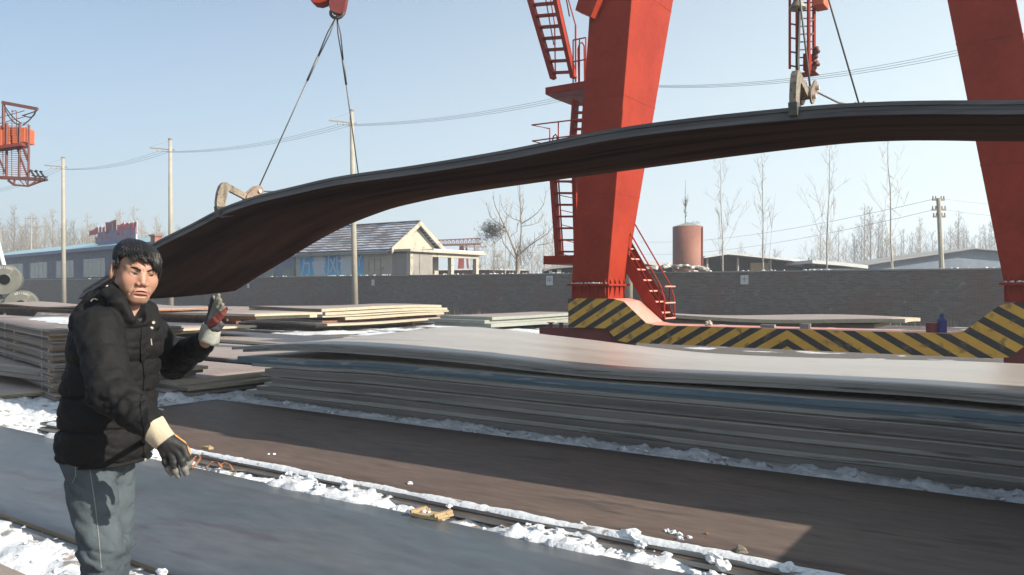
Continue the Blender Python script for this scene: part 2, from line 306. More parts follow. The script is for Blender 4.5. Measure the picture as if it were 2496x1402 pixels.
def tint_mat(name, rough, bump=0, bscale=60, spec=.5, sss=0.0, bdist=.002):
    m, n, b = base_mat(name, rough, 0, spec); L = n.links
    a = n.nodes.new('ShaderNodeVertexColor'); a.layer_name = 'tint'
    tc = n.nodes.new('ShaderNodeTexCoord'); nz = n.nodes.new('ShaderNodeTexNoise'); nz.inputs['Scale'].default_value = 30; nz.inputs['Detail'].default_value = 5
    L.new(tc.outputs['Object'], nz.inputs[0]); mr = n.nodes.new('ShaderNodeMapRange'); mr.inputs[3].default_value = .86; mr.inputs[4].default_value = 1.12; L.new(nz.outputs[0], mr.inputs[0])
    mx = n.nodes.new('ShaderNodeMix'); mx.data_type = 'RGBA'; mx.blend_type = 'MULTIPLY'; mx.inputs[0].default_value = 1
    L.new(a.outputs[0], mx.inputs[6]); L.new(mr.outputs[0], mx.inputs[7]); L.new(mx.outputs[2], b.inputs['Base Color'])
    if sss: b.inputs['Subsurface Weight'].default_value = sss; b.inputs['Subsurface Radius'].default_value = (.012, .005, .003); b.inputs['Subsurface Scale'].default_value = .6
    if bump:
        n2 = n.nodes.new('ShaderNodeTexNoise'); n2.inputs['Scale'].default_value = bscale; n2.inputs['Detail'].default_value = 4; L.new(tc.outputs['Object'], n2.inputs[0])
        bp = n.nodes.new('ShaderNodeBump'); bp.inputs['Strength'].default_value = bump; bp.inputs['Distance'].default_value = bdist
        L.new(n2.outputs[0], bp.inputs['Height']); L.new(bp.outputs[0], b.inputs['Normal'])
    return m
# ---------------------------------------------------------------- setting: ground, snow
def fbm(x, y, z=0.0, o=4): return noise.fractal(Vector((x, y, z)), 1.0, 2.0, o)
g = MB(); g.add([(-1500, -400, 0), (900, -400, 0), (900, 1500, 0), (-1500, 1500, 0)], [(0, 1, 2, 3)])
tag(g.build('ground', M['ground']), kind='structure')
PLZ_GREY, PLZ_BROWN, PLZ_NEAR = .10, .14, .08
BR = dict(s0=-8.72, s1=3.3, v0=4.02, v1=6.12)
GR = dict(s0=-16.0, s1=2.2, v0=2.33, v1=3.80)
NR = dict(s0=-9.0, s1=1.5, v0=-.25, v1=1.93)
def snow_h(s, v):
    n1 = fbm(s*1.3, v*2.0, 3.1); n2 = fbm(s*6, v*7, 7.7, 3); n3 = abs(fbm(s*15, v*15, 1.3, 4))
    h = .026 + .034*n1 + .024*n2 + .040*n3
    # inside the gaps between plates the snow is banked up
    if 3.76 < v < 4.10 and s < 3.5:
        heap = max(0, fbm(s*1.1, 0, 5.5, 2)+.12)
        h += .016 + .074*min(1, heap*2.2) - .30*max(0, v-4.0)
        if s > -1.9 and s < .4: h += .02
    if 6.05 < v < 6.95 and s < 3.5: h += .030+.05*abs(fbm(s*3.1, v*2, 9.4, 3)) - .10*max(0, abs(v-6.40)-.22)
    if 1.85 < v < 2.38: h += .018*(1-abs(v-2.12)/.3)
    inside = (BR['s0']+.06 < s < BR['s1'] and 4.14 < v < 6.04) or (s < 2.2 and 2.42 < v < 3.72) or (NR['s0']+.1 < s < NR['s1'] and v < 1.83)
    if inside: h = .0
    if s < -8.8 and v > 4: h += .02*n1
    return h
def snow_sheet(name, s0, s1, v0, v1, ds, dv, hf):
    ns = int((s1-s0)/ds)+1; nv = int((v1-v0)/dv)+1
    V = []; F = []
    for i in range(ns):
        for j in range(nv):
            s = s0+i*ds; v = v0+j*dv; V.append((s+.4*ds*noise.noise((s*9, v*9, 0)), v+.4*dv*noise.noise((s*9, v*9, 5)), hf(s, v)))
    for i in range(ns-1):
        for j in range(nv-1):
            a = i*nv+j; F.append((a, a+nv, a+nv+1, a+1))
    return arr_mesh(name, V, F, M['snow'])
o = snow_sheet('snow_cover', -15.5, 3.4, 1.75, 7.2, .03, .025, snow_h); tag(o, 'trodden white snow filling the gaps between the steel plates', 'snow', kind='stuff')
# snow ribbon lying on the near rim of the brown plates, broken in places
def ribbon_h(s):
    k = fbm(s*.9, 2.2, 0, 3); return max(0.0, .018+.016*fbm(s*5, 1, 4, 3)) * (0 if k < -.42 else 1)
rb = MB()
def ribbon(s0, s1, vc, w, z, amp, seed, mb, step=.03):
    n = int((s1-s0)/step); ring = []
    for i in range(n+1):
        s = s0+i*step; k = .5+.5*fbm(s*2.3, seed, 0, 4)
        ww = w*(.55+.8*max(0, k)); hh = amp*(.35+1.1*max(0, k)) + .008*noise.noise((s*22, seed, 0))
        if i in (0, n): ww *= .1; hh *= .1
        c = vc+.03*noise.noise((s*1.7, seed, 3))
        for q in range(7):
            t = -1+2*q/6; ring.append((s, c+t*ww/2+.006*noise.noise((s*30, q, seed)), z-.004+hh*max(0, 1-t*t)**.6))
    F = []
    for i in range(n):
        for q in range(6): a = i*7+q; F.append((a, a+1, a+8, a+7))
    mb.add(ring, F)
ribbon(-8.6, 1.9, 4.06, .095, PLZ_BROWN, .024, 2.0, rb)
ribbon(-8.9, -8.4, 5.2, .09, PLZ_BROWN, .02, 5.0, rb)
tag(rb.build('snow_ridge', M['snow'], smooth=True), 'thin ridge of snow along the near rim of the brown plates', 'snow', kind='stuff')
# broken snow clods in the gaps
random.seed(5)
def clod(mb, c, r, seed, flat=.7, n=2):
    bm = bmesh.new(); bmesh.ops.create_icosphere(bm, subdivisions=n, radius=1)
    vs = []
    for p in bm.verts:
        d = .9+.75*noise.noise(p.co*1.5+Vector((seed, 0, 0)))+.35*noise.noise(p.co*4+Vector((0, seed, 0)))
        vs.append(Vector(c)+Vector((p.co.x*r*d*1.15, p.co.y*r*d, p.co.z*r*d*flat)))
    mb.add(vs, [[q.index for q in f.verts] for f in bm.faces]); bm.free()
cl = MB()
for k in range(330):
    s = random.uniform(-8.4, 2.5); v = random.choice([random.gauss(3.90, .06), random.gauss(3.93, .05), random.gauss(6.34, .13)])
    if v > 5: s = random.uniform(-9.2, 3.0)
    if fbm(s*1.1, 0, 5.5, 2) < -.15 and v < 5: continue
    r = random.choice((random.uniform(.006, .018), random.uniform(.010, .034)))*(1.3 if v > 5 else 1); clod(cl, (s, v, snow_h(s, v)+r*.25), r, k*1.7)
for k in range(60):
    s = random.uniform(-6.5, -2.0); v = random.gauss(2.13, .09); r = random.uniform(.008, .026); clod(cl, (s, v, snow_h(s, v)+r*.2), r, k*2.3)
for px, py, r in ((1420, 1280, .02), (1540, 1310, .055), (1560, 1330, .03), (1740, 1362, .042), (1760, 1380, .04), (1920, 1388, .04), (1655, 1305, .02), (1640, 1300, .022), (1625, 1295, .015), (1680, 1312, .016), (1660, 1316, .02), (1095, 1235, .018), (655, 1108, .012), (668, 1108, .014), (845, 1185, .05), (1000, 1180, .02), (395, 1397, .03)):
    Y = (CAMZ-PLZ_BROWN)*FPX/(py-701); p = wp(px, py, Y); clod(cl, (p.x, p.y, PLZ_BROWN+.2*r), r, px*.37)
tag(cl.build('snow_clods', M['snow']), 'loose clods of broken snow along the gaps between plates', 'snow', kind='stuff')

# ---------------------------------------------------------------- steel plates
ORD = ['first', 'second', 'third', 'fourth', 'fifth', 'sixth', 'seventh', 'eighth', 'ninth', 'tenth', 'eleventh', 'twelfth', 'thirteenth', 'fourteenth', 'fifteenth', 'sixteenth', 'seventeenth', 'eighteenth', 'nineteenth', 'twentieth']
def plate(label, s0, s1, v0, v1, zf, t, mt, me, mu=None, me_end=None, group=None, nx=30, ny=6, origin=None, rz=0.0, name='steel_plate', parent=None, smooth=True, jag=0.0, seed=0):
    """zf(s,v) = height of the top face; t thickness; a sheared plate with its own sag"""
    mats = [M[mt], M[me], M[mu or mt], M[me_end or me]]
    V = []; F = []; mi = []
    def P(i, j, k):
        s = s0+(s1-s0)*i/nx; v = v0+(v1-v0)*j/ny
        if jag and j in (0, ny): v += jag*noise.noise((s*.7, seed, j))
        return (s, v, zf(s, v)-(t if k else 0))
    for k in range(2):
        for i in range(nx+1):
            for j in range(ny+1): V.append(P(i, j, k))
    n1 = (nx+1)*(ny+1); ID = lambda i, j, k: k*n1+i*(ny+1)+j
    for i in range(nx):
        for j in range(ny):
            F.append((ID(i, j, 0), ID(i+1, j, 0), ID(i+1, j+1, 0), ID(i, j+1, 0))); mi.append(0)
            F.append((ID(i, j, 1), ID(i, j+1, 1), ID(i+1, j+1, 1), ID(i+1, j, 1))); mi.append(2)
    for i in range(nx):
        F.append((ID(i, 0, 0), ID(i, 0, 1), ID(i+1, 0, 1), ID(i+1, 0, 0))); mi.append(1)
        F.append((ID(i, ny, 0), ID(i+1, ny, 0), ID(i+1, ny, 1), ID(i, ny, 1))); mi.append(1)
    for j in range(ny):
        F.append((ID(0, j, 0), ID(0, j+1, 0), ID(0, j+1, 1), ID(0, j, 1))); mi.append(3)
        F.append((ID(nx, j, 0), ID(nx, j, 1), ID(nx, j+1, 1), ID(nx, j+1, 0))); mi.append(3)
    ox, oy = (s0+s1)/2, (v0+v1)/2
    if origin is None: V = [(x-ox, y-oy, z) for x, y, z in V]
    o = arr_mesh(name, V, F, mats, smooth=False, mi=mi, parent=parent)
    if origin is None: o.location = (ox, oy, 0)
    else: o.location = origin; o.rotation_euler = (0, 0, rz)
    sm = [m in (0, 2) for m in mi]; o.data.polygons.foreach_set('use_smooth', sm)
    if label: tag(o, label, 'steel plate', group)
    return o
# low plates in the foreground
G1 = 'steel plates lying low in the foreground'
flat = lambda z, a=.004, k=.5, sd=0: (lambda s, v: z+a*noise.noise((s*k, v*k, sd)))
plate('blue grey steel plate in front, between the worker and the camera side gap', GR['s0'], GR['s1'], GR['v0'], GR['v1'], flat(PLZ_GREY, .004, .4, 1), .028, 'top_blue', 'edge_warm', group=G1, nx=60, ny=8, jag=.01)
plate('hidden lower plate, its edge showing just under the blue grey front plate', GR['s0']-.1, GR['s1'], GR['v0']-.035, GR['v1']-.02, flat(PLZ_GREY-.032, .003, .4, 2), .028, 'top_blue', 'edge_grey', group=G1, nx=40, ny=4)
plate('upper brown steel plate crossed by the long curved shadow', BR['s0'], BR['s1'], BR['v0'], BR['v1'], flat(PLZ_BROWN, .004, .4, 3), .026, 'top_brown', 'edge_grey', group=G1, nx=60, ny=8, jag=.008)
plate('middle brown steel plate showing only as an edge under the snow ridge', BR['s0']+.1, BR['s1'], BR['v0']-.05, BR['v1']-.02, flat(PLZ_BROWN-.032, .003, .4, 4), .026, 'top_brown', 'edge_grey', group=G1, nx=40, ny=4)
plate('lowest brown steel plate sunk in the snow under the other two', BR['s0']-.03, BR['s1'], BR['v0']-.02, BR['v1']+.02, flat(PLZ_BROWN-.064, .003, .4, 5), .026, 'top_brown', 'edge_warm', group=G1, nx=40, ny=4)
plate('bottom left steel plate under the worker with a rusty rim', NR['s0'], NR['s1'], NR['v0'], NR['v1'], flat(PLZ_NEAR, .003, .4, 6), .03, 'top_rose', 'edge_rust', group=G1, nx=30, ny=4)
# ------- the big wavy stack
G2 = 'steel plates of the big wavy stack'
ST = dict(s0=-9.3, s1=2.7, v0=6.76, v1=9.5)
TOP_PX = [(560, 847), (600, 845), (679, 842), (760, 843), (840, 847), (950, 854), (1100, 866), (1200, 877), (1300, 889), (1400, 899), (1492, 906), (1600, 911), (1731, 917), (1971, 929), (2258, 945), (2496, 966)]
BLU_PX = [(560, 868), (600, 869), (725, 877), (918, 884), (1100, 901), (1300, 919), (1500, 935), (1731, 952), (1971, 971), (2258, 990), (2496, 1011)]
TOP_T = [(sat(a, 6.76), zat(a, b, 6.76)) for a, b in TOP_PX]; BLU_T = [(sat(a, 6.76), zat(a, b, 6.76)) for a, b in BLU_PX]
def tabz(tab, s):
    if s <= tab[0][0]: return tab[0][1]
    if s >= tab[-1][0]: return tab[-1][1]
    for (a, za), (b, zb) in zip(tab, tab[1:]):
        if a <= s <= b: t = (s-a)/(b-a); t = t*t*(3-2*t); return za+(zb-za)*t
def tabs(tab, s): return .25*tabz(tab, s-.25)+.5*tabz(tab, s)+.25*tabz(tab, s+.25)
def wavez(s, v, w):
    # w 0 = bottom, 1 = top ; a bulge near the far left and a hollow in front middle
    x = (s-ST['s0'])/(ST['s1']-ST['s0'])
    return w*(.050*math.exp(-((s+6.6)/1.6)**2) - .020*math.exp(-((s+3.4)/1.5)**2) + .012*math.sin(s*1.1) + .13*math.exp(-((s+7.6)/1.5)**2)*max(0, (v-7.2)/2.2) - .03*math.exp(-((s+9.6)/.5)**2) + .03*max(0, (v-6.76)/2.7)*math.sin(s*.9+.6))
layers = []   # thickness, gap above, edge material, left-end shift
spec_l = [(.034, .0, 'edge_grey', -.00), (.034, .003, 'edge_grey', .22), (.052, .004, 'edge_blue', .15), (.030, .003, 'edge_blue', -.12), (.036, .005, 'edge_grey', .42),
          (.060, .016, 'edge_dark', .72), (.034, .003, 'edge_grey', .60), (.062, .022, 'edge_dark', .84), (.036, .003, 'edge_grey', .70), (.055, .024, 'edge_dark', .50), (.034, .004, 'edge_grey', .34), (.050, .018, 'edge_dark', .62), (.030, .004, 'edge_grey', .88)]
z = .775; n = len(spec_l)
for i, (t, gap, em, sh) in enumerate(spec_l):
    z -= gap*1.15; zt = z; wgt = max(0.0, 1-i/(n*.75)); z -= t
    if i == 0: off0 = 0
    if i == 1: off0 = spec_l[0][0]+.004
    if i == 2: offb = 0.0; zb_ref = zt
    if i > 2: offb = zb_ref-zt
    def zf(s, v, zt=zt, i=i, o0=(off0 if i < 2 else 0), ob=(offb if i >= 2 else 0)):
        dv_ = (v-6.76)/2.74
        if i < 2: return tabs(TOP_T, s)-o0 + dv_*(.13*math.exp(-((s+7.6)/1.5)**2)+.03*math.sin(s*.9+.6)) + .003*noise.noise((s*.8, i*3.3, 0))
        f_ = max(0.0, 1-(i-2)/9); return .636-ob+(tabs(BLU_T, s)-.636)*f_ + .005*noise.noise((s*.7, i*3.3, 0))*min(1, i/5)
    def zf_old(s, v, zt=zt, wgt=wgt, i=i):
        gapw = 0
        if i >= 2:   # the black gap between the two topmost plates and the rest opens in the middle
            gapw = -.045*math.exp(-((s+3.6)/2.6)**2)*max(0, 1-(i-2)/6)
        return zt + wavez(s, v, wgt) + gapw + .004*noise.noise((s*.8, i*3.3, 0))
    nm = 'topmost' if i == 0 else ('bottom' if i == n-1 else ORD[i])
    what = {'edge_blue': 'with a blue painted edge', 'edge_grey': 'with a grey edge', 'edge_dark': 'with a dark edge'}[em]
    lab = ('topmost pale steel plate of the big wavy stack' if i == 0 else ('bottom steel plate of the big wavy stack, just above the snow' if i == n-1 else f'{nm} steel plate from the top of the big wavy stack, {what}'))
    dv = .02*math.sin(i*2.3)
    plate(lab, ST['s0']+sh, ST['s1']+.1*math.sin(i*4.1), ST['v0']+dv, ST['v1']-(.0 if i == 0 else .08), zf, t, 'top_pale', em, group=G2, nx=64, ny=8, jag=.012, seed=i)
# timber bearers below the stack
for k, s in enumerate((-8.2, -4.3, -.4, 2.3)):
    b = MB().box(-.07, .07, -1.35, 1.3, 0, .09); o = b.build('timber_bearer', M['wood'], loc=(s, 8.15, 0)); tag(o, ['leftmost', 'second', 'third', 'rightmost'][k]+' timber bearer hidden under the big wavy plate stack', 'timber', 'bearers under the big stack')

# ------- the lifted plates
NV, FV = 5.42, 7.85
near_px = [(150, 742), (191, 714), (271, 663), (374, 591), (479, 540), (530, 510), (614, 479), (670, 465), (720, 454), (800, 434), (896, 419), (960, 411), (1100, 389), (1250, 363), (1420, 327), (1560, 303), (1750, 280), (1930, 262), (2060, 251), (2200, 246), (2350, 244), (2496, 247)]
far_px = [(561, 716), (590, 700), (622, 678), (695, 636), (753, 599), (820, 562), (862, 542), (957, 507), (1078, 480), (1220, 458), (1350, 440), (1560, 412), (1800, 380), (2000, 356), (2100, 346), (2250, 342), (2496, 347)]
near_sz = [(sat(a, NV), zat(a, b, NV)) for a, b in near_px]
far_sz = [(sat(a, FV), zat(a, b, FV)) for a, b in far_px]
S_L = near_sz[1][0]; S_R = near_sz[-1][0]+3.7
def interp(tab, s):
    if s <= tab[0][0]:
        (a, za), (b, zb) = tab[0], tab[1]; return za+(s-a)*(zb-za)/(b-a)
    for (a, za), (b, zb) in zip(tab, tab[1:]):
        if a <= s <= b: return za+(zb-za)*(s-a)/(b-a)
    e = s-tab[-1][0]; return tab[-1][1]-.04*e-.028*e*e
def smooth_tab(tab, lo, hi, n=80, w=.35):
    xs = [lo+(hi-lo)*i/n for i in range(n+1)]; out = []
    for x in xs:
        a = b = 0
        for k in range(-4, 5):
            g_ = math.exp(-(k/2.5)**2); a += g_*interp(tab, x+k*w/4); b += g_
        out.append((x, a/b))
    return out
T_N = smooth_tab(near_sz, S_L-.1, S_R+.1); T_F = smooth_tab(far_sz, S_L-.1, S_R+.1)
TH = .026
G3 = 'steel plates lifted by the hooks'
def lift_z(s, v):
    w = (v-NV)/(FV-NV); zn = interp(T_N, s)-3*TH-.004; zf_ = interp(T_F, s)
    sag = -.05*math.exp(-((s-S_L)/1.6)**2)*math.sin(PI*min(1, max(0, w)))
    return zn*(1-w)+zf_*w + sag     # bottom face of the bundle
for k, nm in enumerate(('lowest', 'middle', 'topmost')):
    o = plate(f'{nm} of the three bent steel plates hanging from the crane hooks', S_L+.05*k-.04*(k == 1), S_R, NV+.012*(k == 1), FV-.01*k,
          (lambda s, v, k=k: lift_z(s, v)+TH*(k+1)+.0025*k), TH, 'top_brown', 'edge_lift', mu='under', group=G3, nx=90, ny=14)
# ------- left strapped pile
LP = wp(130, 985, 10.5); LP.z = 0
lrz = math.radians(-13.2)
zz = .04
G4 = 'strapped bundles of steel plates in the pile behind the worker'
hs = [.085, .085, .095, .09, .10, .105, .12]
for i, hh in enumerate(hs):
    off = -.18+.03*i + .05*math.sin(i*2.1); xo = [.10, .02, -.02, .05, -.05, -.10, -.20][i]
    nm = ['bottom', 'sixth', 'fifth', 'fourth', 'third', 'second', 'topmost'][i]
    lab = 'topmost strapped plate bundle of the left pile with snow on top' if i == 6 else (f'bottom strapped plate bundle of the left pile, on the snow' if i == 0 else f'{nm} strapped plate bundle from the top of the left pile')
    root = thing('plate_bundle', (LP.x, LP.y, 0), lab, 'plate bundle', lrz, G4)
    nt_ = 4; tt = (hh-.012)/nt_
    for k in range(nt_):
        dx = xo+.02*math.sin(i*5+k*2.2); dy = .015*math.sin(i*3+k*4)
        zt = zz+tt*(k+1)
        plate(None, -6+dx, dx, dy, 1.75+dy, (lambda s, v, zt=zt, i=i: zt+.006*math.sin(s*1.3+i)), tt-.004, 'top_rose', 'edge_warm' if (i+k) % 3 else 'edge_dark', me_end='edge_dark' if (i+k) % 2 else 'edge_warm', nx=14, ny=3, origin=(0, 0, 0), parent=root)
    for q, (sx, yy) in enumerate(((xo-.002, .22), (xo-.001, .40), (xo-.003, 1.3))):
        st = MB().bar((sx+.022, yy, zz-.004), (sx+.022, yy+.01, zz+hh-.006), .018, .004, up=(1, 0, 0)); st.bar((sx-.6, yy, zz+hh-.004), (sx+.022, yy, zz+hh-.004), .018, .004)
        st.build('strap', M['whitef'], root)
    for q in (-.5, -3.0):
        st = MB().bar((q, -.03, zz-.004), (q, -.03, zz+hh-.004), .03, .004, up=(0, 1, 0)); st.build('strap', M['edge_grey'], root)
    for q in (-5, -2.6, -.35):
        MB().box(q-.04, q+.04, .02, 1.7, zz-.040, zz-.002).build('spacer', M['wood'], root)
    zz += hh+.044
sp = MB()
ribbon(-4.6, -1.2, .9, .75, zz-.046, .03, 8.0, sp, step=.06)
o = sp.build('snow_patch', M['snow'], smooth=True, loc=(LP.x, LP.y, 0), rz=lrz); tag(o, 'patch of snow on the topmost bundle of the left pile', 'snow', kind='stuff')
# thin plates at the foot of the left pile
for k in range(3):
    plate(f'{["lower", "middle", "upper"][k]} thin plate at the foot of the left pile', -3.5, -.62+.03*k, -.75, .9, (lambda s, v, k=k: .075+.022*k), .017, 'top_rose', 'edge_cream', group='thin plates at the foot of the left pile', nx=6, ny=2, origin=(LP.x, LP.y, 0), rz=lrz)
# piles between the worker and the big stack
def simple_pile(layers_, labf, group, origin=None, rz=0.0):
    for i, (s0, s1, v0, v1, zt, t, mt, em, ee, amp) in enumerate(layers_):
        plate(labf(i, len(layers_)), s0, s1, v0, v1, (lambda s, v, zt=zt, amp=amp, i=i: zt+amp*math.sin(s*.8+v*.7+i*.4)), t, mt, em, me_end=ee, group=group, nx=16, ny=10, origin=origin, rz=rz)
nth = lambda i, n: 'topmost' if i == n-1 else ('bottom' if i == 0 else ORD[n-1-i])
simple_pile([(-20, -9.75, 6.32, 8.3, .10, .03, 'top_rose', 'edge_dark', 'edge_grey', .006), (-20, -9.95, 6.28, 8.35, .135, .03, 'top_rose', 'edge_grey', 'edge_dark', .006),
             (-20, -9.70, 6.36, 8.4, .19, .045, 'top_rose', 'edge_dark', 'edge_cream', .006), (-20, -9.95, 6.36, 8.5, .245, .045, 'top_rose', 'edge_grey', 'edge_cream', .006)],
            lambda i, n: f'{nth(i, n)} plate of the low pile whose end pokes out left of the big stack', 'plates of the low pile left of the big stack')
simple_pile([(-20, -10.4, 5.35, 6.95, .30, .045, 'top_rose', 'edge_dark', 'edge_grey', .004), (-20, -10.3, 5.40, 7.0, .345, .04, 'top_rose', 'edge_grey', 'edge_dark', .004), (-20, -10.25, 5.35, 7.05, .40, .045, 'top_rose', 'edge_dark', 'edge_cream', .004)],  # top end cream, lower ends darker: sunlit strip and shadow put into colour
            lambda i, n: f'{nth(i, n)} plate of the shorter pile beside the worker raised arm elbow', 'plates of the pile by the raised elbow')
simple_pile([(-22, -10.6, 8.9, 11.1, .22, .05, 'top_rose', 'edge_dark', 'edge_grey', .004), (-22, -10.4, 8.8, 11.1, .275, .045, 'top_rose', 'edge_dark', 'edge_grey', .004), (-24, -11.2, 11.6, 14.0, .30, .05, 'top_rose', 'edge_cream', 'edge_cream', .01)],
            lambda i, n: ['lower plate with a dark edge behind the low pile left of the big stack', 'upper plate with a dark edge behind the low pile left of the big stack', 'rosy plate lying farther back behind the raised glove'][i], 'plates lying behind the low piles')
# cream edged stack
rw = random.Random(3)
lay = []; z = .10
for i in range(7):
    t = (.085, .075, .07, .095, .06, .10, .10)[i]; z += t+.018
    x1 = -21.3+rw.uniform(-.35, .3)+(.5 if i == 1 else 0); lay.append((-25.2+rw.uniform(-.3, .2), x1, 19.1+rw.uniform(-.2, .25)+(.9 if i in (3,) else 0), 26.0+rw.uniform(-.5, .3), z, t, 'top_rose', 'edge_grey' if i % 3 else 'edge_warm', 'edge_rust' if i in (2,) else 'edge_cream', .028))
simple_pile(lay, lambda i, n: f'{nth(i, n)} thick plate of the cream edged stack behind the raised glove', 'plates of the cream edged stack')
for k in range(2):
    o = MB().box(-25, -21.4, 20+k*4, 20.15+k*4, 0, .11).build('timber_bearer', M['wood']); tag(o, ['nearer', 'farther'][k]+' timber bearer under the cream edged stack', 'timber', 'bearers under the cream edged stack')
simple_pile([(-33, -25.6+.3*math.sin(i*3), 18.6+.2*math.sin(i*2), 22, .16+.11*i, .085, 'top_rose' if i == 5 else 'edge_rust', 'edge_rust', 'edge_rust', .01) for i in range(6)],
            lambda i, n: f'{nth(i, n)} plate of the rusty stack beside the cream edged stack', 'plates of the rusty stack')
simple_pile([(-18.4, -15.9, 21.8, 28, .30, .12, 'top_pale', 'edge_green', 'edge_green', .008), (-18.6, -16.1, 21.7, 28.1, .42, .11, 'top_pale', 'edge_green', 'edge_green', .008), (-18.3, -16.0, 22.0, 28.2, .53, .10, 'top_rose', 'edge_green', 'edge_green', .008)],
            lambda i, n: f'{nth(i, n)} plate of the grey green stack just left of the crane foot', 'plates of the grey green stack')
simple_pile([(-13, -4.2, 23.5, 26, .52, .1, 'top_rose', 'edge_warm', 'edge_cream', .01), (-12.2, -3.4, 23.2, 26, .66, .1, 'top_rose', 'edge_cream', 'edge_cream', .05)],
            lambda i, n: f'{["lower", "upper"][i]} rosy plate seen over the striped beam', 'plates behind the striped beam')
# far left plates and coils
simple_pile([(-45, -20.8, 16.0, 18.5, .62, .1, 'top_rose', 'edge_rust', 'edge_cream', .01), (-45, -20.2, 15.5, 18.2, .72, .07, 'top_rose', 'edge_cream', 'edge_cream', .01), (-46, -24.5, 14.6, 17.6, .86, .05, 'top_rose', 'edge_rust', 'edge_rust', .05)],
            lambda i, n: f'{nth(i, n)} plate of the rusty pile in front of the steel coils', 'plates in front of the coils')
simple_pile([(-36, -17.4, 11.0, 13.2, .48, .06, 'top_rose', 'edge_rust', 'edge_cream', .01), (-36, -17.0, 10.8, 13.1, .56, .05, 'top_rose', 'edge_cream', 'edge_cream', .01)],
            lambda i, n: f'{["lower", "upper"][i]} pale plate just beyond the left pile', 'pale plates beyond the left pile')
sg = snow_sheet('snow_field', -31, -11, 9.0, 26, .22, .22, lambda s, v: -.03+.10*fbm(s*.5, v*.5, 2)+.05*fbm(s*2, v*2, 5)+.04)
tag(sg, 'patchy snow on the ground between the farther stacks', 'snow', kind='stuff')
# unseen pile added beyond the right edge to cast shadow on the brown plates
simple_pile([(.70, 6.9, 3.80, 6.60, .25+.118*i, .10, 'top_brown', 'edge_dark', 'edge_dark', .004) for i in range(9)],
            lambda i, n: f'{nth(i, n)} plate of the unseen pile added at right to cast a shadow', 'plates of the unseen shadow casting pile')
# ---------------------------------------------------------------- lifting gear
def hook_profile():   # (inward y, z) outline of a plate hook; origin at the jaw, plate edge at y=0
    return [(.10, -.085), (.12, -.060), (.03, -.055), (-.005, -.035), (-.012, .03), (.008, .16), (.045, .205), (.12, .18), (.345, .115), (.36, .085), (.345, .058), (.10, .108), (.055, .10), (.028, .02)]
def plate_hook(s, v, z, flip, label, rz=0.0, k=1.0):
    root = thing('plate_hook', (s, v, z), label, 'lifting hook', rz + (PI if flip else 0), 'plate hooks gripping the lifted plates')
    outer = [(.13, -.115), (.15, -.10), (.13, -.082), (.06, -.078), (.055, .01), (.085, .14), (.105, .155), (.35, .072), (.375, .085), (.385, .11), (.37, .13), (.12, .225), (.075, .245), (.03, .24), (-.005, .205), (-.035, .13), (-.052, .02), (-.045, -.06), (-.015, -.11), (.03, -.125)]
    MB().prism([(x*k, y*k) for x, y in outer], lambda x, y, q: (-.022+.044*q, x, y)).build('hook_body', M['hook'], root, bevel=.004)
    MB().prism([(x*k, y*k) for x, y in [(-.055, -.02), (.02, -.02), (.05, -.06), (.17, -.085), (.17, -.105), (.04, -.135), (-.04, -.12)]], lambda x, y, q: (-.028+.056*q, x, y)).build('jaw', M['hook' if flip else 'hookdark'], root, bevel=.004)
    # shackle: two oval cheek plates with bolts
    for sx in (-.04, .028):
        cx0, cz0, cx1, cz1 = .37*k, .10*k, .475*k, .19*k; pts = []
        d = Vector((cx1-cx0, cz1-cz0)).normalized(); nrm = Vector((-d.y, d.x)); R = .062*k
        for q in range(9): a = PI*q/8; pts.append((cx0-d.x*math.sin(a)*R+nrm.x*math.cos(a)*R, cz0-d.y*math.sin(a)*R+nrm.y*math.cos(a)*R))
        for q in range(9): a = PI*q/8; pts.append((cx1+d.x*math.sin(a)*R-nrm.x*math.cos(a)*R, cz1+d.y*math.sin(a)*R-nrm.y*math.cos(a)*R))
        ob = MB().prism(pts, lambda x, y, q: (sx+.012*q, x, y)).build('shackle_plate', M['link'], root, bevel=.002)
    for (bx, bz) in ((.37*k, .10*k), (.475*k, .19*k)):
        MB().tube([(-.062, bx, bz), (.062, bx, bz)], .021*k, 12).build('bolt', M['bolt'], root)
    return root
hooks = []
HS_L, HS_R = sat(536, NV), sat(1936, NV)
def hk(s, flip, label, k=1.04):
    v = FV if flip else NV; z = interp(T_F if flip else T_N, s); z += (3*TH if flip else 0)
    r = plate_hook(s, v, z+.045, flip, label, k=k); hooks.append(r)
    top = Vector((s, v+(-1 if flip else 1)*.475*k, z+.045+.19*k)); return top
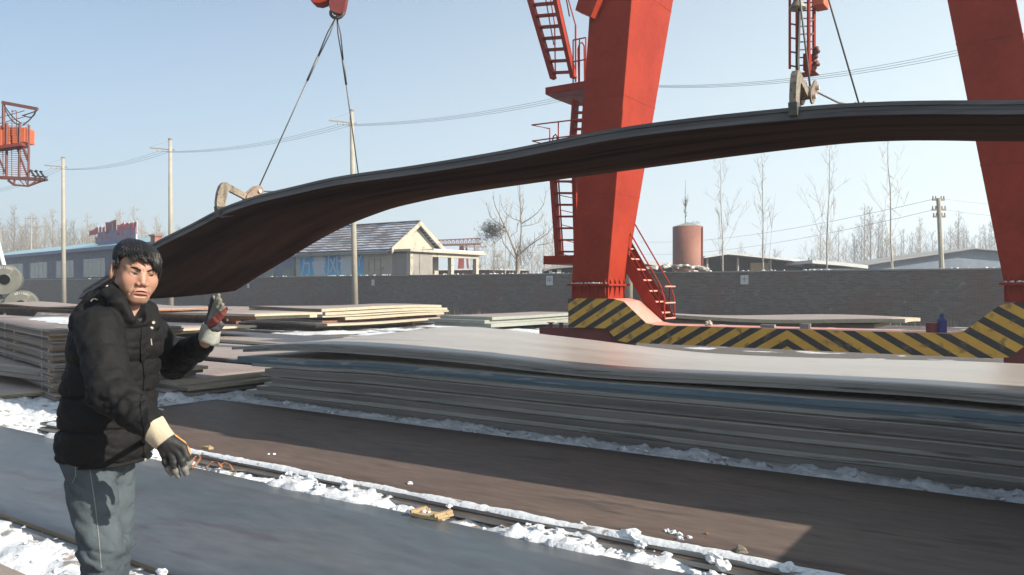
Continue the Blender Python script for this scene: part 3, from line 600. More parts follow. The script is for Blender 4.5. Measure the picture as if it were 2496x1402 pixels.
# sling crowns
RING = wp(821, 38, 9.25)
t_ln = hk(HS_L, False, 'pale worn plate hook gripping the near rim, left of the worker head side rope')
t_lf = hk(HS_L+.12, True, 'plate hook on the far rim whose jaw peeps out below the bent plates at left', .85)
t_rn = hk(HS_R, False, 'blurry upright plate hook under the red ladder frame', .86)
t_rf = hk(HS_R, True, 'plate hook on the far rim whose jaw peeps out below the plates at right', .72)
def sling(a, b, name_lab, ring, r=.0075, loop=.45):
    root = thing('wire_sling', ring, name_lab, 'wire rope', 0, 'wire rope slings of the load')
    for tgt, nm in ((a, 'rope'), (b, 'rope')):
        m = MB(); L = (tgt-ring); n = L.normalized(); sp_ = ring+L*.26
        side = n.cross(Vector((0, 1, 0))).normalized()*.02
        m.tube([Vector((0, 0, .0)), side*1.2+n*(L.length*.1), (sp_-ring)+side*.2], r, 8)
        m.tube([Vector((0, 0, .0)), -side*1.2+n*(L.length*.1), (sp_-ring)-side*.2], r, 8)
        m.tube([(sp_-ring)-n*.06, (sp_-ring)+n*.25], [r*2.0, r*1.7], 8)
        m.tube([(sp_-ring)+n*.22, L*.6, L], [r, r, r], 8)
        m.build('rope', M['wire'], root, smooth=True)
    m = MB()
    m.tube([a-ring, (a-ring)*.5+(b-ring)*.5+Vector((0, 0, -.03)), b-ring], r, 8)
    m.build('cross_rope', M['wire'], root, smooth=True)
    return root
sling(t_ln, t_lf, 'two legged wire rope sling hanging from the hook block at upper left', RING)
RING2 = wp(1906, -390, 6.3)
sling(t_rn, t_rf, 'wire rope sling running up out of the frame by the red ladder', RING2)
def hook_block(p, label):
    root = thing('hook_block', p, label, 'hook block', 0, 'hook blocks of the gantry crane')
    root.scale = (1.0, 1.0, 1.0)
    m = MB()
    pts = [Vector((.072*math.sin(a), .0, -.03+.065*(1-math.cos(a))*.9)) for a in np.linspace(-2.5, 2.5, 20)]
    Rz = Matrix.Rotation(YAW, 3, 'Z')
    m.tube([Rz @ q for q in pts], .019, 8); m.build('ring', M['hookdark'], root, smooth=True)
    R4 = Matrix.Rotation(YAW, 4, 'Z')
    prof = [(-.05, .03), (.055, .0), (.085, .03), (.105, .10), (.16, .42), (-.09, .42), (-.075, .14), (-.075, .07)]
    MB().prism(prof, lambda x, y, k: R4 @ Vector((x, -.06+.12*k, y))).build('swivel', M['red_dark'], root, bevel=.01)
    pr = [(-.09, .17), (-.12, .135), (-.18, .115), (-.25, .125), (-.30, .17), (-.33, .25), (-.32, .42), (-.09, .42)]
    MB().prism(pr, lambda x, y, k: R4 @ Vector((x, -.09+.18*k, y))).build('sheave_housing', M['red'], root, bevel=.02)
    m = MB()
    for q in (-.28, -.12, .10): m.tube([R4 @ Vector((q, 0, .6)), R4 @ Vector((q*.8, 0, 5.5))], .012, 6)
    m.build('hoist_rope', M['wire'], root)
hook_block(RING, 'dark red hook block carrying the ring at the top of the picture')
hook_block(RING2, 'hook block above the right hand hook, out of the picture')
# lamp hanging below the far rim

# ---------------------------------------------------------------- red gantry crane
CV = 14.0
gc = thing('gantry_crane', (-4.0, CV, 0), 'big red gantry crane with a black and yellow striped sill beam', 'gantry crane')
def rel(p): return Vector(p)-Vector((-4.0, CV, 0))
XL, XR = sat(1385, CV), sat(1385, CV)+8.75
xs = lambda px: sat(px, CV)
bz = lambda px, py: zat(px, py, CV)
mid = (XL+XR)/2
top = [(XL, 1.32), (xs(1495), 1.32), (xs(1520), 1.27), (xs(1575), .86), (xs(1600), .825)]
bot = [(XL, .73), (xs(1478), .73), (xs(1505), .50), (xs(1530), .47)]
mir = lambda P_: [(2*mid-x, z) for x, z in reversed(P_)]
prof = top+mir(top)+list(reversed(mir(bot)))[::1]
prof = top+mir(top)+[(x, z) for x, z in [(2*mid-x, z) for x, z in bot]]+list(reversed(bot))
BW = .78
M['stripe'] = stripe_mat(mid-(-4.0))
sb = MB(); sb.prism([(x+4.0, z) for x, z in prof], lambda x, y, k: (x, BW*k, y), 0, 1)
sb.build('striped_beam', [M['stripe'], M['redpale']], gc, bevel=.01)
for sgn in (0, 1):      # bogies under each end
    m = MB(); X0 = XL-.75 if sgn == 0 else 2*mid-(XL-.75); d = 1 if sgn == 0 else -1
    pr = [(X0, .50), (X0, .70), (X0+d*.3, .715), (X0+d*1.95, .72), (X0+d*1.95, .25), (X0+d*1.7, .18), (X0+d*.25, .18)]
    m.prism([(x+4, z) for x, z in pr], lambda x, y, k: (x, .08+(BW-.2)*k, y)); m.build('bogie', M['red_dark'], gc, bevel=.012)
    for wx in (.5, 1.45):
        MB().tube([(X0+d*wx+4, .28, .20), (X0+d*wx+4, .55, .20)], .19, 20).build('wheel', M['hookdark'], gc)
    m = MB()
    for q in (.25, .5): m.box(X0+d*q+4-.03, X0+d*q+4+.03, .1, .16, .715, .80); m.box(X0+d*q+4-.06, X0+d*q+4+.06, .08, .18, .80, .815)
    m.build('buffer_bolt', M['rustbar'], gc)
# legs (tapered box, wider towards the girder)
def leg(x0a, x1a, x0b, x1b, za, zb, wa, wb, nm='leg'):
    z2 = zb+2.0; t = (z2-za)/(zb-za); x0c = x0a+(x0b-x0a)*t; x1c = x1a+(x1b-x1a)*t; wc = wa+(wb-wa)*t
    va, vb, vc = .0, .0, .0
    V = []
    for (a, b, z, w) in ((x0a, x1a, za, wa), (x0c, x1c, z2, wc)):
        V += [(a+4, .01, z), (b+4, .01, z), (b+4, .01+w, z), (a+4, .01+w, z)]
    MB().add(V, [(0, 1, 5, 4), (1, 2, 6, 5), (2, 3, 7, 6), (3, 0, 4, 7), (0, 3, 2, 1), (4, 5, 6, 7)]).build(nm, M['red'], gc, bevel=.012)
    for zz_ in (3.4, 5.3, 7.4):
        t_ = (zz_-za)/(z2-za); a_ = x0a+(x0c-x0a)*t_+4; b_ = x1a+(x1c-x1a)*t_+4; w_ = wa+(wc-wa)*t_
        m_ = MB(); m_.box(a_-.004, b_+.004, .003, .011+w_+.004, zz_-.009, zz_+.009); m_.build('weld_seam', M['red'], gc)
    return x0c, x1c, z2
LXA0, LXA1 = xs(1392), xs(1481)
l1 = leg(LXA0, LXA1, xs(1437), xs(1540), 1.60, bz(1500, 0), .76, 1.80)
RXA1 = xs(2447)+(LXA1-LXA0); 
l2 = leg(xs(2447), RXA1, xs(2311), xs(2474), 1.60, bz(2380, 0), .76, .80)
# top frame and girder overhead, out of the picture
tz = 8.9
# flanges with stiffener gussets and snow
for (xa, xb) in ((LXA0, LXA1), (xs(2447), RXA1)):
    MB().box(xa+4-.06, xb+4+.06, -.06, .86, 1.575, 1.615).build('flange', M['red'], gc)
    MB().box(xa+4-.0, xb+4+.0, .02, .74, 1.32, 1.572).build('leg_socket', M['red'], gc)
    m = MB()
    for q in range(5):
        x = xa+4+.05+(xb-xa-.1)*q/4
        m = MB(); m.prism([(-.05, 1.616), (.0, 1.616), (.0, 1.74)], lambda y, z, k: (x-.008+.016*k, y+.008, z)); m.prism([(-.05, 1.574), (.0, 1.574), (.0, 1.33)], lambda y, z, k: (x-.008+.016*k, y+.008, z)); m.build('gusset', M['red'], gc)
    for q in range(4):
        y = .08+.20*q
        m = MB(); m.prism([(.0, 1.616), (.055, 1.616), (.0, 1.76)], lambda x, z, k: (xb+4+x-.004, y+.06*k, z)); m.prism([(.0, 1.574), (.055, 1.574), (.0, 1.33)], lambda x, z, k: (xb+4+x-.004, y+.03*k, z)); m.build('gusset', M['red'], gc)
    m = MB(); random.seed(int(xa*10) & 7)
    for q in range(26): x = random.uniform(xa+4, xb+4); clod(m, (x, -.03, 1.625), random.uniform(.012, .03), q*1.3)
    o = m.build('snow_dust', M['snow'], gc, smooth=True); o['kind'] = 'stuff'
# bracket high on the left leg
MB().prism([(-.1, 7.05), (.25, 6.85), (.62, 7.6), (.1, 7.6)], lambda x, z, k: (xs(1445)+4+x-.15, -.02-.25*k, z)).build('bracket', M['red'], gc)
# --- stair flights left of the leg
def stair(p0, p1, width, nstep, lab, hand=True, inner=Vector((0, 1, 0)), wst=.16, treads=True):
    p0 = rel(p0); p1 = rel(p1)
    root = bpy.data.objects.new('stair_flight', None); COL.objects.link(root); root.parent = gc
    for k in (0, 1):
        off = inner*(width*k)
        MB().bar(p0+off, p1+off, .012, wst, up=(0, 0, 1)).build('stringer', M['red'], root)
    if treads:
        m = MB()
        for i in range(nstep):
            t = (i+.5)/nstep; c = p0.lerp(p1, t)
            d = (p1-p0); d.z = 0; d = d.normalized() if d.length > .01 else Vector((1, 0, 0))
            a = c+inner*.006; b = c+inner*(width-.006)
            m.bar(a, b, .20, .035)
        m.build('tread', M['red'], root)
    if hand:
        for k in (0, 1):
            off = inner*(width*k); m = MB(); h = Vector((0, 0, .85))
            m.tube([p0+off, p0+off+h, p1+off+h, p1+off], .018, 6)
            m.tube([p0+off+h*.55, p1+off+h*.55], .013, 6)
            for t in (.33, .66): c = p0.lerp(p1, t)+off; m.tube([c, c+h], .014, 6)
            m.build('handrail', M['red'], root)
    return root
# upper flight: from beyond the top of the frame down to the landing at left of the leg
FVv = CV+2.1
def q_(px, py, v): Y = dep(px, v); return wp(px, py, Y)
def flight_px(a0, a1, b0, b1, v0, n, wst=.18):
    """stair whose two stringers run a0->a1 (left) and b0->b1 (right) in the photo"""
    A0 = q_(*a0, v0); A1 = q_(*a1, v0); B0 = q_(*b0, v0); B1 = q_(*b1, v0)
    root = bpy.data.objects.new('stair_flight', None); COL.objects.link(root); root.parent = gc
    for P0, P1 in ((A0, A1), (B0, B1)):
        MB().bar(rel(P0), rel(P1), .10, .17, up=(0, 1, 0)).build('stringer', M['red'], root)
    m = MB()
    for i in range(n):
        t = (i+.5)/n; a = rel(A0.lerp(A1, t)); b = rel(B0.lerp(B1, t)); m.bar(a, b, .18, .035)
    m.build('tread', M['red'], root)
    return root, A0, A1, B0, B1
r1, A0, A1, B0, B1 = flight_px((1246, -160), (1349, 192), (1318, -170), (1398, 190), FVv, 13)
m = MB()
for (a, b) in (((1352, -120), (1403, 62)), ((1352, -160), (1388, 40))):
    m.tube([rel(q_(*a, FVv+.1)), rel(q_(*b, FVv+.1))], .016, 6)
m.tube([rel(q_(1403, 62, FVv+.1)), rel(q_(1403, 200, FVv+.1))], .022, 6)
m.tube([rel(q_(1352, 60, FVv+.1)), rel(q_(1354, 190, FVv+.1))], .018, 6)
m.tube([rel(q_(1316, -160, FVv+.1)), rel(q_(1352, 60, FVv+.1))], .014, 6)
m.tube([rel(q_(1302, -160, FVv)), rel(q_(1350, 110, FVv))], .014, 6)
m.build('handrail', M['red'], r1)
# landings
LZ1 = zat(1385, 212, FVv)
MB().box(sat(1343, FVv)+4, LXA0+4.55, 1.85, 2.75, LZ1-.16, LZ1).build('landing', M['red'], gc)
MB().prism([(sat(1343, FVv)+4, LZ1-.16), (sat(1365, FVv)+4, LZ1-.30), (LXA0+4.2, LZ1-.30), (LXA0+4.2, LZ1-.16)], lambda x, z, k: (x, 1.86+.88*k, z-.002)).build('landing_bracket', M['red_dark'], gc)
m = MB()
def railbox(m, px0, px1, ztop, zb, v=CV+1.9, n=3):
    for z_ in (ztop, (ztop+zb)/2): m.tube([rel(q_(px0, 0, v).xy.to_3d()+Vector((0, 0, z_))), rel(q_(px1, 0, v).xy.to_3d()+Vector((0, 0, z_)))], .016, 6)
    for k in range(n):
        px = px0+(px1-px0)*k/(n-1); p = q_(px, 0, v); m.tube([rel((p.x, p.y, zb)), rel((p.x, p.y, ztop))], .016, 6)
railbox(m, 1397, 1428, LZ1+1.0, LZ1)
pts = [q_(px, py, CV+1.95) for px, py in ((1411, 205), (1409, 120), (1413, 106), (1419, 104), (1424, 112), (1425, 200))]
m.tube([rel(p) for p in pts], .018, 6); m.build('landing_rail', M['red'], gc)
# middle ladder behind the leg and lower flight
r2, *_ = flight_px((1403, 245), (1396, 345), (1430, 245), (1424, 345), CV+1.9, 5)
m = MB(); m.tube([rel(q_(1399, 230, CV+1.8)), rel(q_(1393, 340, CV+1.8))], .018, 6); m.build('handrail', M['red'], r2)
m = MB()
def polyl(m, pts, v, r=.016): m.tube([rel(q_(a, b, v)) for a, b in pts], r, 6)
polyl(m, [(1420, 290), (1296, 305), (1340, 314), (1340, 348)], CV+1.5); polyl(m, [(1420, 328), (1297, 344), (1320, 350)], CV+1.5)
polyl(m, [(1361, 296), (1361, 345)], CV+1.5); polyl(m, [(1346, 348), (1349, 332), (1354, 328), (1358, 333), (1358, 348)], CV+1.5); m.build('landing_rail', M['red'], gc)
LZ2 = zat(1370, 395, CV+1.5)
MB().box(sat(1300, CV+1.5)+4, LXA0+4.4, 1.2, 2.0, LZ2-.12, LZ2).build('landing', M['red'], gc)
r3, *_ = flight_px((1346, 400), (1362, 628), (1402, 400), (1408, 628), CV+1.5, 8)
m = MB(); polyl(m, [(1359, 400), (1373, 625)], CV+1.4, .018)
for k in range(6): polyl(m, [(1362+k*2, 440+k*36), (1402, 448+k*36)], CV+1.3, .009)
m.build('handrail', M['red'], r3)
LZ3 = zat(1380, 640, CV+1.2)
MB().box(sat(1357, CV+1.1)+4, LXA0+4.2, .55, 1.9, zat(1380, 646, CV+1.2), zat(1380, 626, CV+1.2)).build('landing', M['red'], gc)
# lower stair down to the beam, right of the leg
SV = CV+.80
a = q_(1500, 590, SV); b = q_(1607, 770, SV); b.z = .90
sr = bpy.data.objects.new('stair_flight', None); COL.objects.link(sr); sr.parent = gc
for k in (0, 1):
    MB().bar(rel(a)+Vector((0, .5*k, 0)), rel(b)+Vector((0, .5*k, 0)), .014, .24, up=(0, 0, 1)).build('stringer', M['red'], sr)
m = MB()
for i in range(7):
    t = (i+.6)/7.2; c = rel(a.lerp(b, t)); m.box(c.x-.11, c.x+.11, c.y+.008, c.y+.492, c.z-.015, c.z+.015)
m.build('tread', M['redpale'], sr)
h = Vector((0, 0, .72))
for k in (0, 1):
    o_ = Vector((0, .5*k, 0)); m = MB()
    m.tube([rel(a)+o_+h, rel(b)+o_+h, rel(b)+o_+Vector((.10, 0, .45)), rel(b)+o_+Vector((.12, 0, 0))], .016, 6)
    m.tube([rel(a)+o_+h*.5, rel(b)+o_+h*.5], .012, 6)
    m.tube([rel(b)+o_+h, rel(b)+o_], .016, 6)
    m.build('handrail', M['red'], sr)
m = MB()
for z_ in (.02, .33, .66): m.tube([rel(b)+Vector((.12, 0, z_)), rel(b)+Vector((.12, .5, z_))], .018, 6)
m.build('gate_rail', M['redpale'], sr)
# bits resting on the beam
def rest_on_beam(px, name, label, cat, mb, mat):
    x = sat(px, CV+.3); o = mb.build(name, mat, loc=(x, CV+.3, .826)); tag(o, label, cat)
m = MB(); clod(m, (0, 0, .05), .075, 3, .7); rest_on_beam(1727, 'stone', 'pale lump of frozen rubble on the beam below the tank', 'stone', m, M['plaster'])
m = MB(); m.box(-.12, .12, -.06, .06, 0, .055); rest_on_beam(1872, 'brick', 'grey brick lying on the beam left of the other one', 'brick', m, M['edge_grey'])
m = MB(); m.box(-.07, .07, -.1, .1, 0, .085); rest_on_beam(1963, 'brick', 'smaller dark brick lying on the beam', 'brick', m, M['edge_grey'])
m = MB(); m.tube([(0, 0, 0), (0, 0, .15)], [.09, .10], 14); rest_on_beam(2272, 'pot', 'dark red pot on the right end of the beam', 'pot', m, M['red_dark'])
m = MB(); m.tube([(0, 0, 0), (0, 0, .20), (.0, 0, .24), (0, 0, .30)], [.07, .07, .035, .03], 12); rest_on_beam(2296, 'jerrycan', 'dark blue plastic can on the right end of the beam', 'can', m, M['bluepl'])
# rail
for q in (0, 1):
    o = MB().box(-60, 30, -.05, .05, 0, .13).build('crane_rail', M['edge_warm'], loc=(0, CV+.4 if q == 0 else CV-24, 0)); tag(o, 'steel rail under the crane bogies' if q == 0 else 'far steel rail behind the camera', 'rail')
# ---------------------------------------------------------------- red ladder frame hanging from the girder at right
LV = 12.2
lf = thing('ladder_frame', q_(1960, 186, LV), 'red ladder frame with a small box hanging above the right hook', 'ladder frame')
o0 = Vector(lf.location)
def rr(px, py, dv=0.0): return q_(px, py, LV+dv)-o0
for px, r_, dv in ((1925, .022, 0), (1941, .016, 0), (1971, .03, 0), (1984, .03, .25), (1944, .03, .25)):
    MB().tube([rr(px, -260, dv), rr(px, 182 if px > 1930 else 168, dv)], r_, 6).build('upright', M['red'], lf)
m = MB()
for i in range(22): y = 160-i*19; m.tube([rr(1941, y, .02), rr(1984, y-2, .25)], .011, 5)
for i in range(12): y = 160-i*34; m.tube([rr(1925, y), rr(1941, y+3)], .013, 5); m.tube([rr(1971, y), rr(1984, y-12, .25)], .012, 5)
m.build('rung', M['rustbar'], lf)
for (x0_, x1_, y0_, y1_, mt_, nm) in ((1957, 1974, 128, 172, 'red', 'switch_box'), (1941, 1986, 172, 180, 'red', 'base_plate')):
    p = rr(x0_, y1_, .05); q = rr(x1_, y0_, .05); MB().box(p.x, q.x, p.y, p.y+.3, p.z, q.z).build(nm, M[mt_], lf, bevel=.005)
m = MB()
for i in range(9): a = rr(1984+random.uniform(-4, 8), 120+i*6, .2); clod(m, a, .045, i, 1)
m.build('cable_clump', M['rustbar'], lf, smooth=True)
p = rr(2000, -4, .1); MB().box(p.x-.13, p.x+.05, p.y, p.y+.3, p.z-.1, p.z+1.2).build('side_box', M['orange'], lf, bevel=.02)
fl = thing('floodlight', q_(1944, 18, 8.4), 'bell shaped floodlight hanging before the red ladder frame', 'floodlight', 0, 'bell shaped floodlights')
MB().tube([(0, 0, -.02), (0, 0, .0), (0, 0, .05), (0, 0, .14), (0, 0, .22)], [.088, .085, .05, .025, .022], 16).build('shade', M['hook'], fl, smooth=True)
MB().tube([(0, 0, .2), (0, 0, 1.6)], .012, 6).build('cable', M['black'], fl)
MB().tube([(0.02, 0, 0), (0.0, 0, -.55), (.03, 0, -1.1)], [.018, .022, .012], 6).build('cable', M['black'], fl)
# ---------------------------------------------------------------- trolley cage of another crane at far left
D2 = 24.0
cg = thing('crane_cage', wp(40, 440, D2), 'rusty red trolley cage with orange cabinets hanging at the left rim', 'crane cage')
o1 = Vector(cg.location)
def c2(px, py, d=0.0): return wp(px, py, D2+d)-o1
fr = MB()
for (a, b, w_) in (((6, 250), (92, 266), .09), ((9, 255), (9, 312), .07), ((17, 300), (16, 432), .055), ((49, 300), (47, 432), .055), ((71, 305), (70, 438), .05), ((-60, 430), (104, 438), .10), ((20, 440), (35, 451), .06), ((35, 451), (68, 454), .05), ((68, 454), (106, 440), .05), ((52, 348), (69, 392), .06), ((40, 356), (68, 433), .04), ((-5, 380), (14, 424), .04), ((35, 438), (36, 451), .04), ((47, 438), (61, 453), .02), ((61, 438), (68, 453), .02), ((68, 438), (69, 454), .03), ((90, 440), (70, 453), .02)):
    fr.bar(c2(*a), c2(*b), w_, w_)
fr.build('frame', M['rustbar'], cg)
m = MB()
for i in range(14):
    y = 362+i*5.2; m.tube([c2(-40, y-2), c2(17, y), c2(48, y+2.5), c2(70, y+1, .8)], .009, 4)
for i in range(8):
    y = 300+i*6; m.tube([c2(17, y), c2(48, y+2), c2(70, y-3, .8)], .008, 4)
for (a, b) in (((30, 268), (29, 330)), ((40, 270), (41, 330)), ((28, 272), (40, 270)), ((-40, 298), (60, 270)), ((-40, 312), (60, 285)), ((29, 355), (29, 430)), ((7, 365), (8, 428))): m.tube([c2(*a), c2(*b)], .012, 4)
m.build('rail_bar', M['rustbar'], cg)
for i, (x0_, x1_) in enumerate(((-40, 5), (7, 24), (29, 44), (49, 61))):
    y0_ = 306+i*1.5; y1_ = 356-i*3
    p = c2(x0_, y1_); q = c2(x1_, y0_)
    R_ = Matrix.Rotation(YAW, 4, 'Z'); L_ = (q-p); wx = L_.xy.length
    b = MB().box(0, wx, 0, .5, 0, L_.z, M=Matrix.Translation(p) @ R_); b.build('cabinet', M['orange'], cg, bevel=.02)
p = c2(-40, 372); MB().bar(c2(-40, 368), c2(62, 354), .4, .09).build('cabinet_shelf', M['red_dark'], cg)
m = MB()
for (a, b, c_) in (((8, 255), (24, 300), (50, 306)), ((10, 256), (30, 290), (52, 300)), ((88, 268), (80, 290), (56, 305)), ((90, 270), (70, 278), (54, 282)), ((88, 268), (84, 295), (58, 282))):
    P_ = [c2(*a), c2(*b), c2(*c_)]; n_ = 8
    m.tube([(P_[0]*(1-t)**2+P_[1]*2*t*(1-t)+P_[2]*t*t) for t in [k/n_ for k in range(n_+1)]], .018, 5)
m.build('cable', M['black'], cg)
for i in range(3):
    x = 76+i*12; m = MB(); m.tube([c2(x, 418+i*1.2), c2(x+12, 434+i*1.5)], .028, 6); m.tube([c2(x+12, 434+i), c2(x+8, 440+i)], .03, 6); m.tube([c2(x+2, 428+i), c2(x+16, 430+i)], .018, 6)
    clod(m, c2(x, 416+i*1.2), .05, i); clod(m, c2(x+12, 436+i*1.2), .06, i+4)
    m.build('collector_arm', M['black'], cg)
# the rest of that crane carries the cage: its girder and leg stand left of the frame
MB().bar(c2(-60, 430), c2(-60, 200), .08, .08).build('hanger', M['rustbar'], cg)

# ---------------------------------------------------------------- coils
CY = 37.0
def coil(px, zc, label, txt, dY=0.0, mat='coil'):
    Y = CY+dY; p = wp(px, 0, Y); r = .70; rh = .26; wd = 1.2
    root = thing('steel_coil', (p.x, p.y, zc), label, 'steel coil', YAW+math.radians(27), 'steel coils stacked at the left')
    m = MB(); n = 48; V = []; F = []
    for y in (0, wd):
        for R in (rh, r-.03, r): 
            for k in range(n): a_ = 2*PI*k/n; V.append((R*math.cos(a_), y+(.02 if (R == r) else 0)*(1 if y == 0 else -1), R*math.sin(a_)))
    ring = lambda a_, b_: [(a_*n+k, a_*n+(k+1) % n, b_*n+(k+1) % n, b_*n+k) for k in range(n)]
    F = ring(0, 1)+ring(1, 2)+ring(2, 5)+ring(5, 4)+ring(4, 3)+ring(3, 0)
    m.add(V, F); m.build('coil_body', M[mat], root)
    MB().tube([(0, .72, 0), (0, .74, 0)], rh*1.01, 32).build('bore_shade', M['dark'], root)  # dark disc set inside the bore to stand in for its shade
    for aa in (math.radians(52),):
        MB().bar((rh*math.cos(aa), -.006, rh*math.sin(aa)), (r*math.cos(aa), -.006, r*math.sin(aa)), .05, .01, up=(0, 1, 0)).build('binding_strap', M['hook'], root)
    MB().tube([(rh*.99*math.cos(2*PI*k/32), -.004, rh*.99*math.sin(2*PI*k/32)) for k in range(33)], .02, 5).build('inner_rim', M['coil'], root)
    if txt:
        for i, ch in enumerate(txt):
            aa = math.radians(112-i*8.0); cu = bpy.data.curves.new('marking', 'FONT'); cu.body = ch; cu.size = .15; cu.align_x = 'CENTER'
            tmp = bpy.data.objects.new('tmp', cu); me = bpy.data.meshes.new_from_object(tmp); bpy.data.objects.remove(tmp)
            me.materials.clear(); me.materials.append(M['white']); ob = bpy.data.objects.new('marking', me); COL.objects.link(ob); ob.parent = root
            ob.location = ((r-.17)*math.cos(aa), -.012, (r-.17)*math.sin(aa)); ob.rotation_euler = (PI/2, -(aa-PI/2), 0)
coil(10, 1.90, 'upper grey green steel coil marked with white digits', '60113001')
coil(51, .70, 'lower right grey green steel coil under the upper one', '60113001')
coil(-31, .70, 'lower left steel coil cut by the left rim of the picture', '')
o = MB().tube([wp(11, 652, 41), wp(-14, 560, 41)], [.11, .11], 10).build('white_pole', M['white']); tag(o, 'leaning white pole behind the upper coil', 'pole')
# small props on the foreground plates
def on_plane(px, py, z): Y = (CAMZ-z)*FPX/(py-701); p = wp(px, py, Y); return Vector((p.x, p.y, z))
p = on_plane(1052, 1262, PLZ_GREY)
wb = thing('timber_offcut', p, 'split timber offcut with bark lying on the front plate near the snow', 'timber', .10)
V = MB(); V.prism([(-.135, -.04), (-.05, -.055), (.06, -.05), (.10, -.03), (.115, .035), (.02, .05), (-.06, .045), (-.12, .04)], lambda x, y, k: (x, y, .004+.022*k)); V.build('slab', M['wood'], wb, bevel=.003)
for (a, b, r_) in (((-.13, -.045, .03), (-.07, .05, .042), .014), ((-.115, -.04, .022), (-.05, .055, .032), .011), ((.05, -.05, .03), (.12, .05, .045), .015), ((.075, -.05, .02), (.135, .04, .03), .011)):
    MB().bar(a, b, r_*2.2, r_*1.5).build('splinter', M['wood'], wb, bevel=.004)
m = MB(); clod(m, (-.06, .0, .03), .018, 3, .6); clod(m, (-.03, .01, .03), .012, 5, .6); m.build('snow_dab', M['snow'], wb, smooth=True)
p = on_plane(508, 1094, PLZ_BROWN); m = MB(); m.prism([(-.05, -.02), (.04, -.025), (.06, .01), (-.03, .025)], lambda x, y, k: (x, y, .02*k)); clod(m, (.02, 0, .02), .018, 4, .5); o = m.build('bark_chip', M['wood'], loc=p); tag(o, 'small yellow brown bark chip on the brown plate by the lowered glove', 'wood chip')
p = on_plane(1806, 1352, PLZ_BROWN); m = MB(); clod(m, (0, 0, .025), .030, 9, .9); clod(m, (-.03, .01, .015), .02, 2, .7); o = m.build('stone', M['hook'], loc=p); tag(o, 'small tan stone at the snow ridge near the right', 'stone')
p = on_plane(1722, 1302, PLZ_BROWN); m = MB(); clod(m, (0, 0, .006), .011, 9, .6); o = m.build('rust_flake', M['edge_rust'], loc=p); tag(o, 'tiny orange rust flake on the lit brown plate', 'rust flake')
p = on_plane(1012, 1012, .06); m = MB(); clod(m, (0, 0, .02), .045, 2, .7); o = m.build('brick_bit', M['edge_rust'], loc=p); tag(o, 'broken reddish brick under the front of the big stack', 'brick')
# rusty wire loops in the snow
rs = thing('rusty_rope', on_plane(470, 1128, .11), 'rusty wire rope loops half buried in the snow below the lowered glove', 'wire rope')
o2 = Vector(rs.location)
for pts in (((466, 1130), (474, 1118), (486, 1117), (488, 1124), (480, 1133), (468, 1140)), ((503, 1139), (516, 1132), (530, 1133), (540, 1139)), ((534, 1137), (548, 1134), (560, 1140), (568, 1148))):
    q = [on_plane(a, b, .12)-o2+Vector((0, 0, .022*math.sin(PI*i/(len(pts)-1)))) for i, (a, b) in enumerate(pts)]
    MB().tube(q, .0095, 8).build('strand', M['edge_rust'], rs, smooth=True)
o = MB().tube([on_plane(a, b, .125) for a, b in ((468, 1135), (500, 1142), (560, 1147), (600, 1146))], .004, 6).build('cord', M['hook']); tag(o, 'thin pale cord on the snow beside the rusty rope', 'cord')
# ---------------------------------------------------------------- wall, poles, buildings
WV = 36.1
wallb = MB(); rw = random.Random(9)
wx = [-95+ i*1.0 for i in range(125)]
wh = lambda x: 2.27 + .03*noise.noise((x*.3, 0, 0)) + (.0 if x < -22 else (-.02))
poly = [(-95, 0)]+[(x, wh(x)) for x in wx]+[(29, 0)]
wallb.prism(poly, lambda x, z, k: (x, .37*k, z))
bw = wallb.build('brick_wall', M['brick'], loc=(0, WV, 0)); tag(bw, 'long sooty grey brick wall behind the yard', 'wall')
MB().box(-95, 29, -.03, .40, 2.24, 2.30).build('coping', M['edge_grey'], bw)
m = MB()
for i in range(420):
    x = rw.uniform(-70, 27); 
    if fbm(x*.25, 0, 8, 3) < -.05: continue
    clod(m, (x, rw.uniform(.02, .33), 2.31), rw.uniform(.03, .09), i, .55, n=1)
m.build('coping_snow', M['snow'], bw, smooth=True)
# low dead weeds at the wall foot
m = MB()
for i in range(1400):
    x = rw.uniform(-60, 20); y = WV-rw.uniform(.1, 1.2); h_ = rw.uniform(.1, .5)*(.5+abs(fbm(x*.4, 0, 1, 3))*1.6)
    m.add([(x-.01, y, 0), (x+.012, y+.01, 0), (x+rw.uniform(-.15, .15), y+rw.uniform(-.1, .1), h_)], [(0, 1, 2)])
tag(m.build('dead_weeds', M['bark']), 'dry dead weeds along the foot of the brick wall', 'weeds', kind='stuff')
def glyph(parent, ch, size, loc, mat, rot=(PI/2, 0, 0), name='lettering', depth=.004, sx=1.0):
    cu = bpy.data.curves.new('t', 'FONT'); cu.body = ch; cu.size = size; cu.align_x = 'CENTER'; cu.align_y = 'CENTER'; cu.extrude = depth
    tmp = bpy.data.objects.new('t', cu); me = bpy.data.meshes.new_from_object(tmp); bpy.data.objects.remove(tmp)
    me.materials.clear(); me.materials.append(M[mat]); o = bpy.data.objects.new(name, me); COL.objects.link(o); o.parent = parent
    o.location = loc; o.rotation_euler = rot; o.scale = (sx, 1, 1); return o
for px, py, ww, hh, ch, lab in ((606, 697, .20, .30, '', 'small white plaque on the wall just right of the lifted plate'), (910, 689, .24, .36, '二', 'white plaque with dark strokes right of the third utility pole'), (1340, 684, .40, .50, '中', 'white plaque with a dark character left of the crane leg'), (1815, 682, .36, .42, '十', 'white plaque on the wall right of the red tank')):
    x = sat(px, WV); z = zat(px, py, WV)
    r = thing('wall_plaque', (x, WV-.03, z), lab, 'plaque', 0, 'white plaques on the brick wall'); MB().box(-ww/2, ww/2, -.01, .022, -hh/2, hh/2).build('board', M['white'], r)
    if ch: glyph(r, ch, hh*.62, (0, -.018, 0), 'ink')
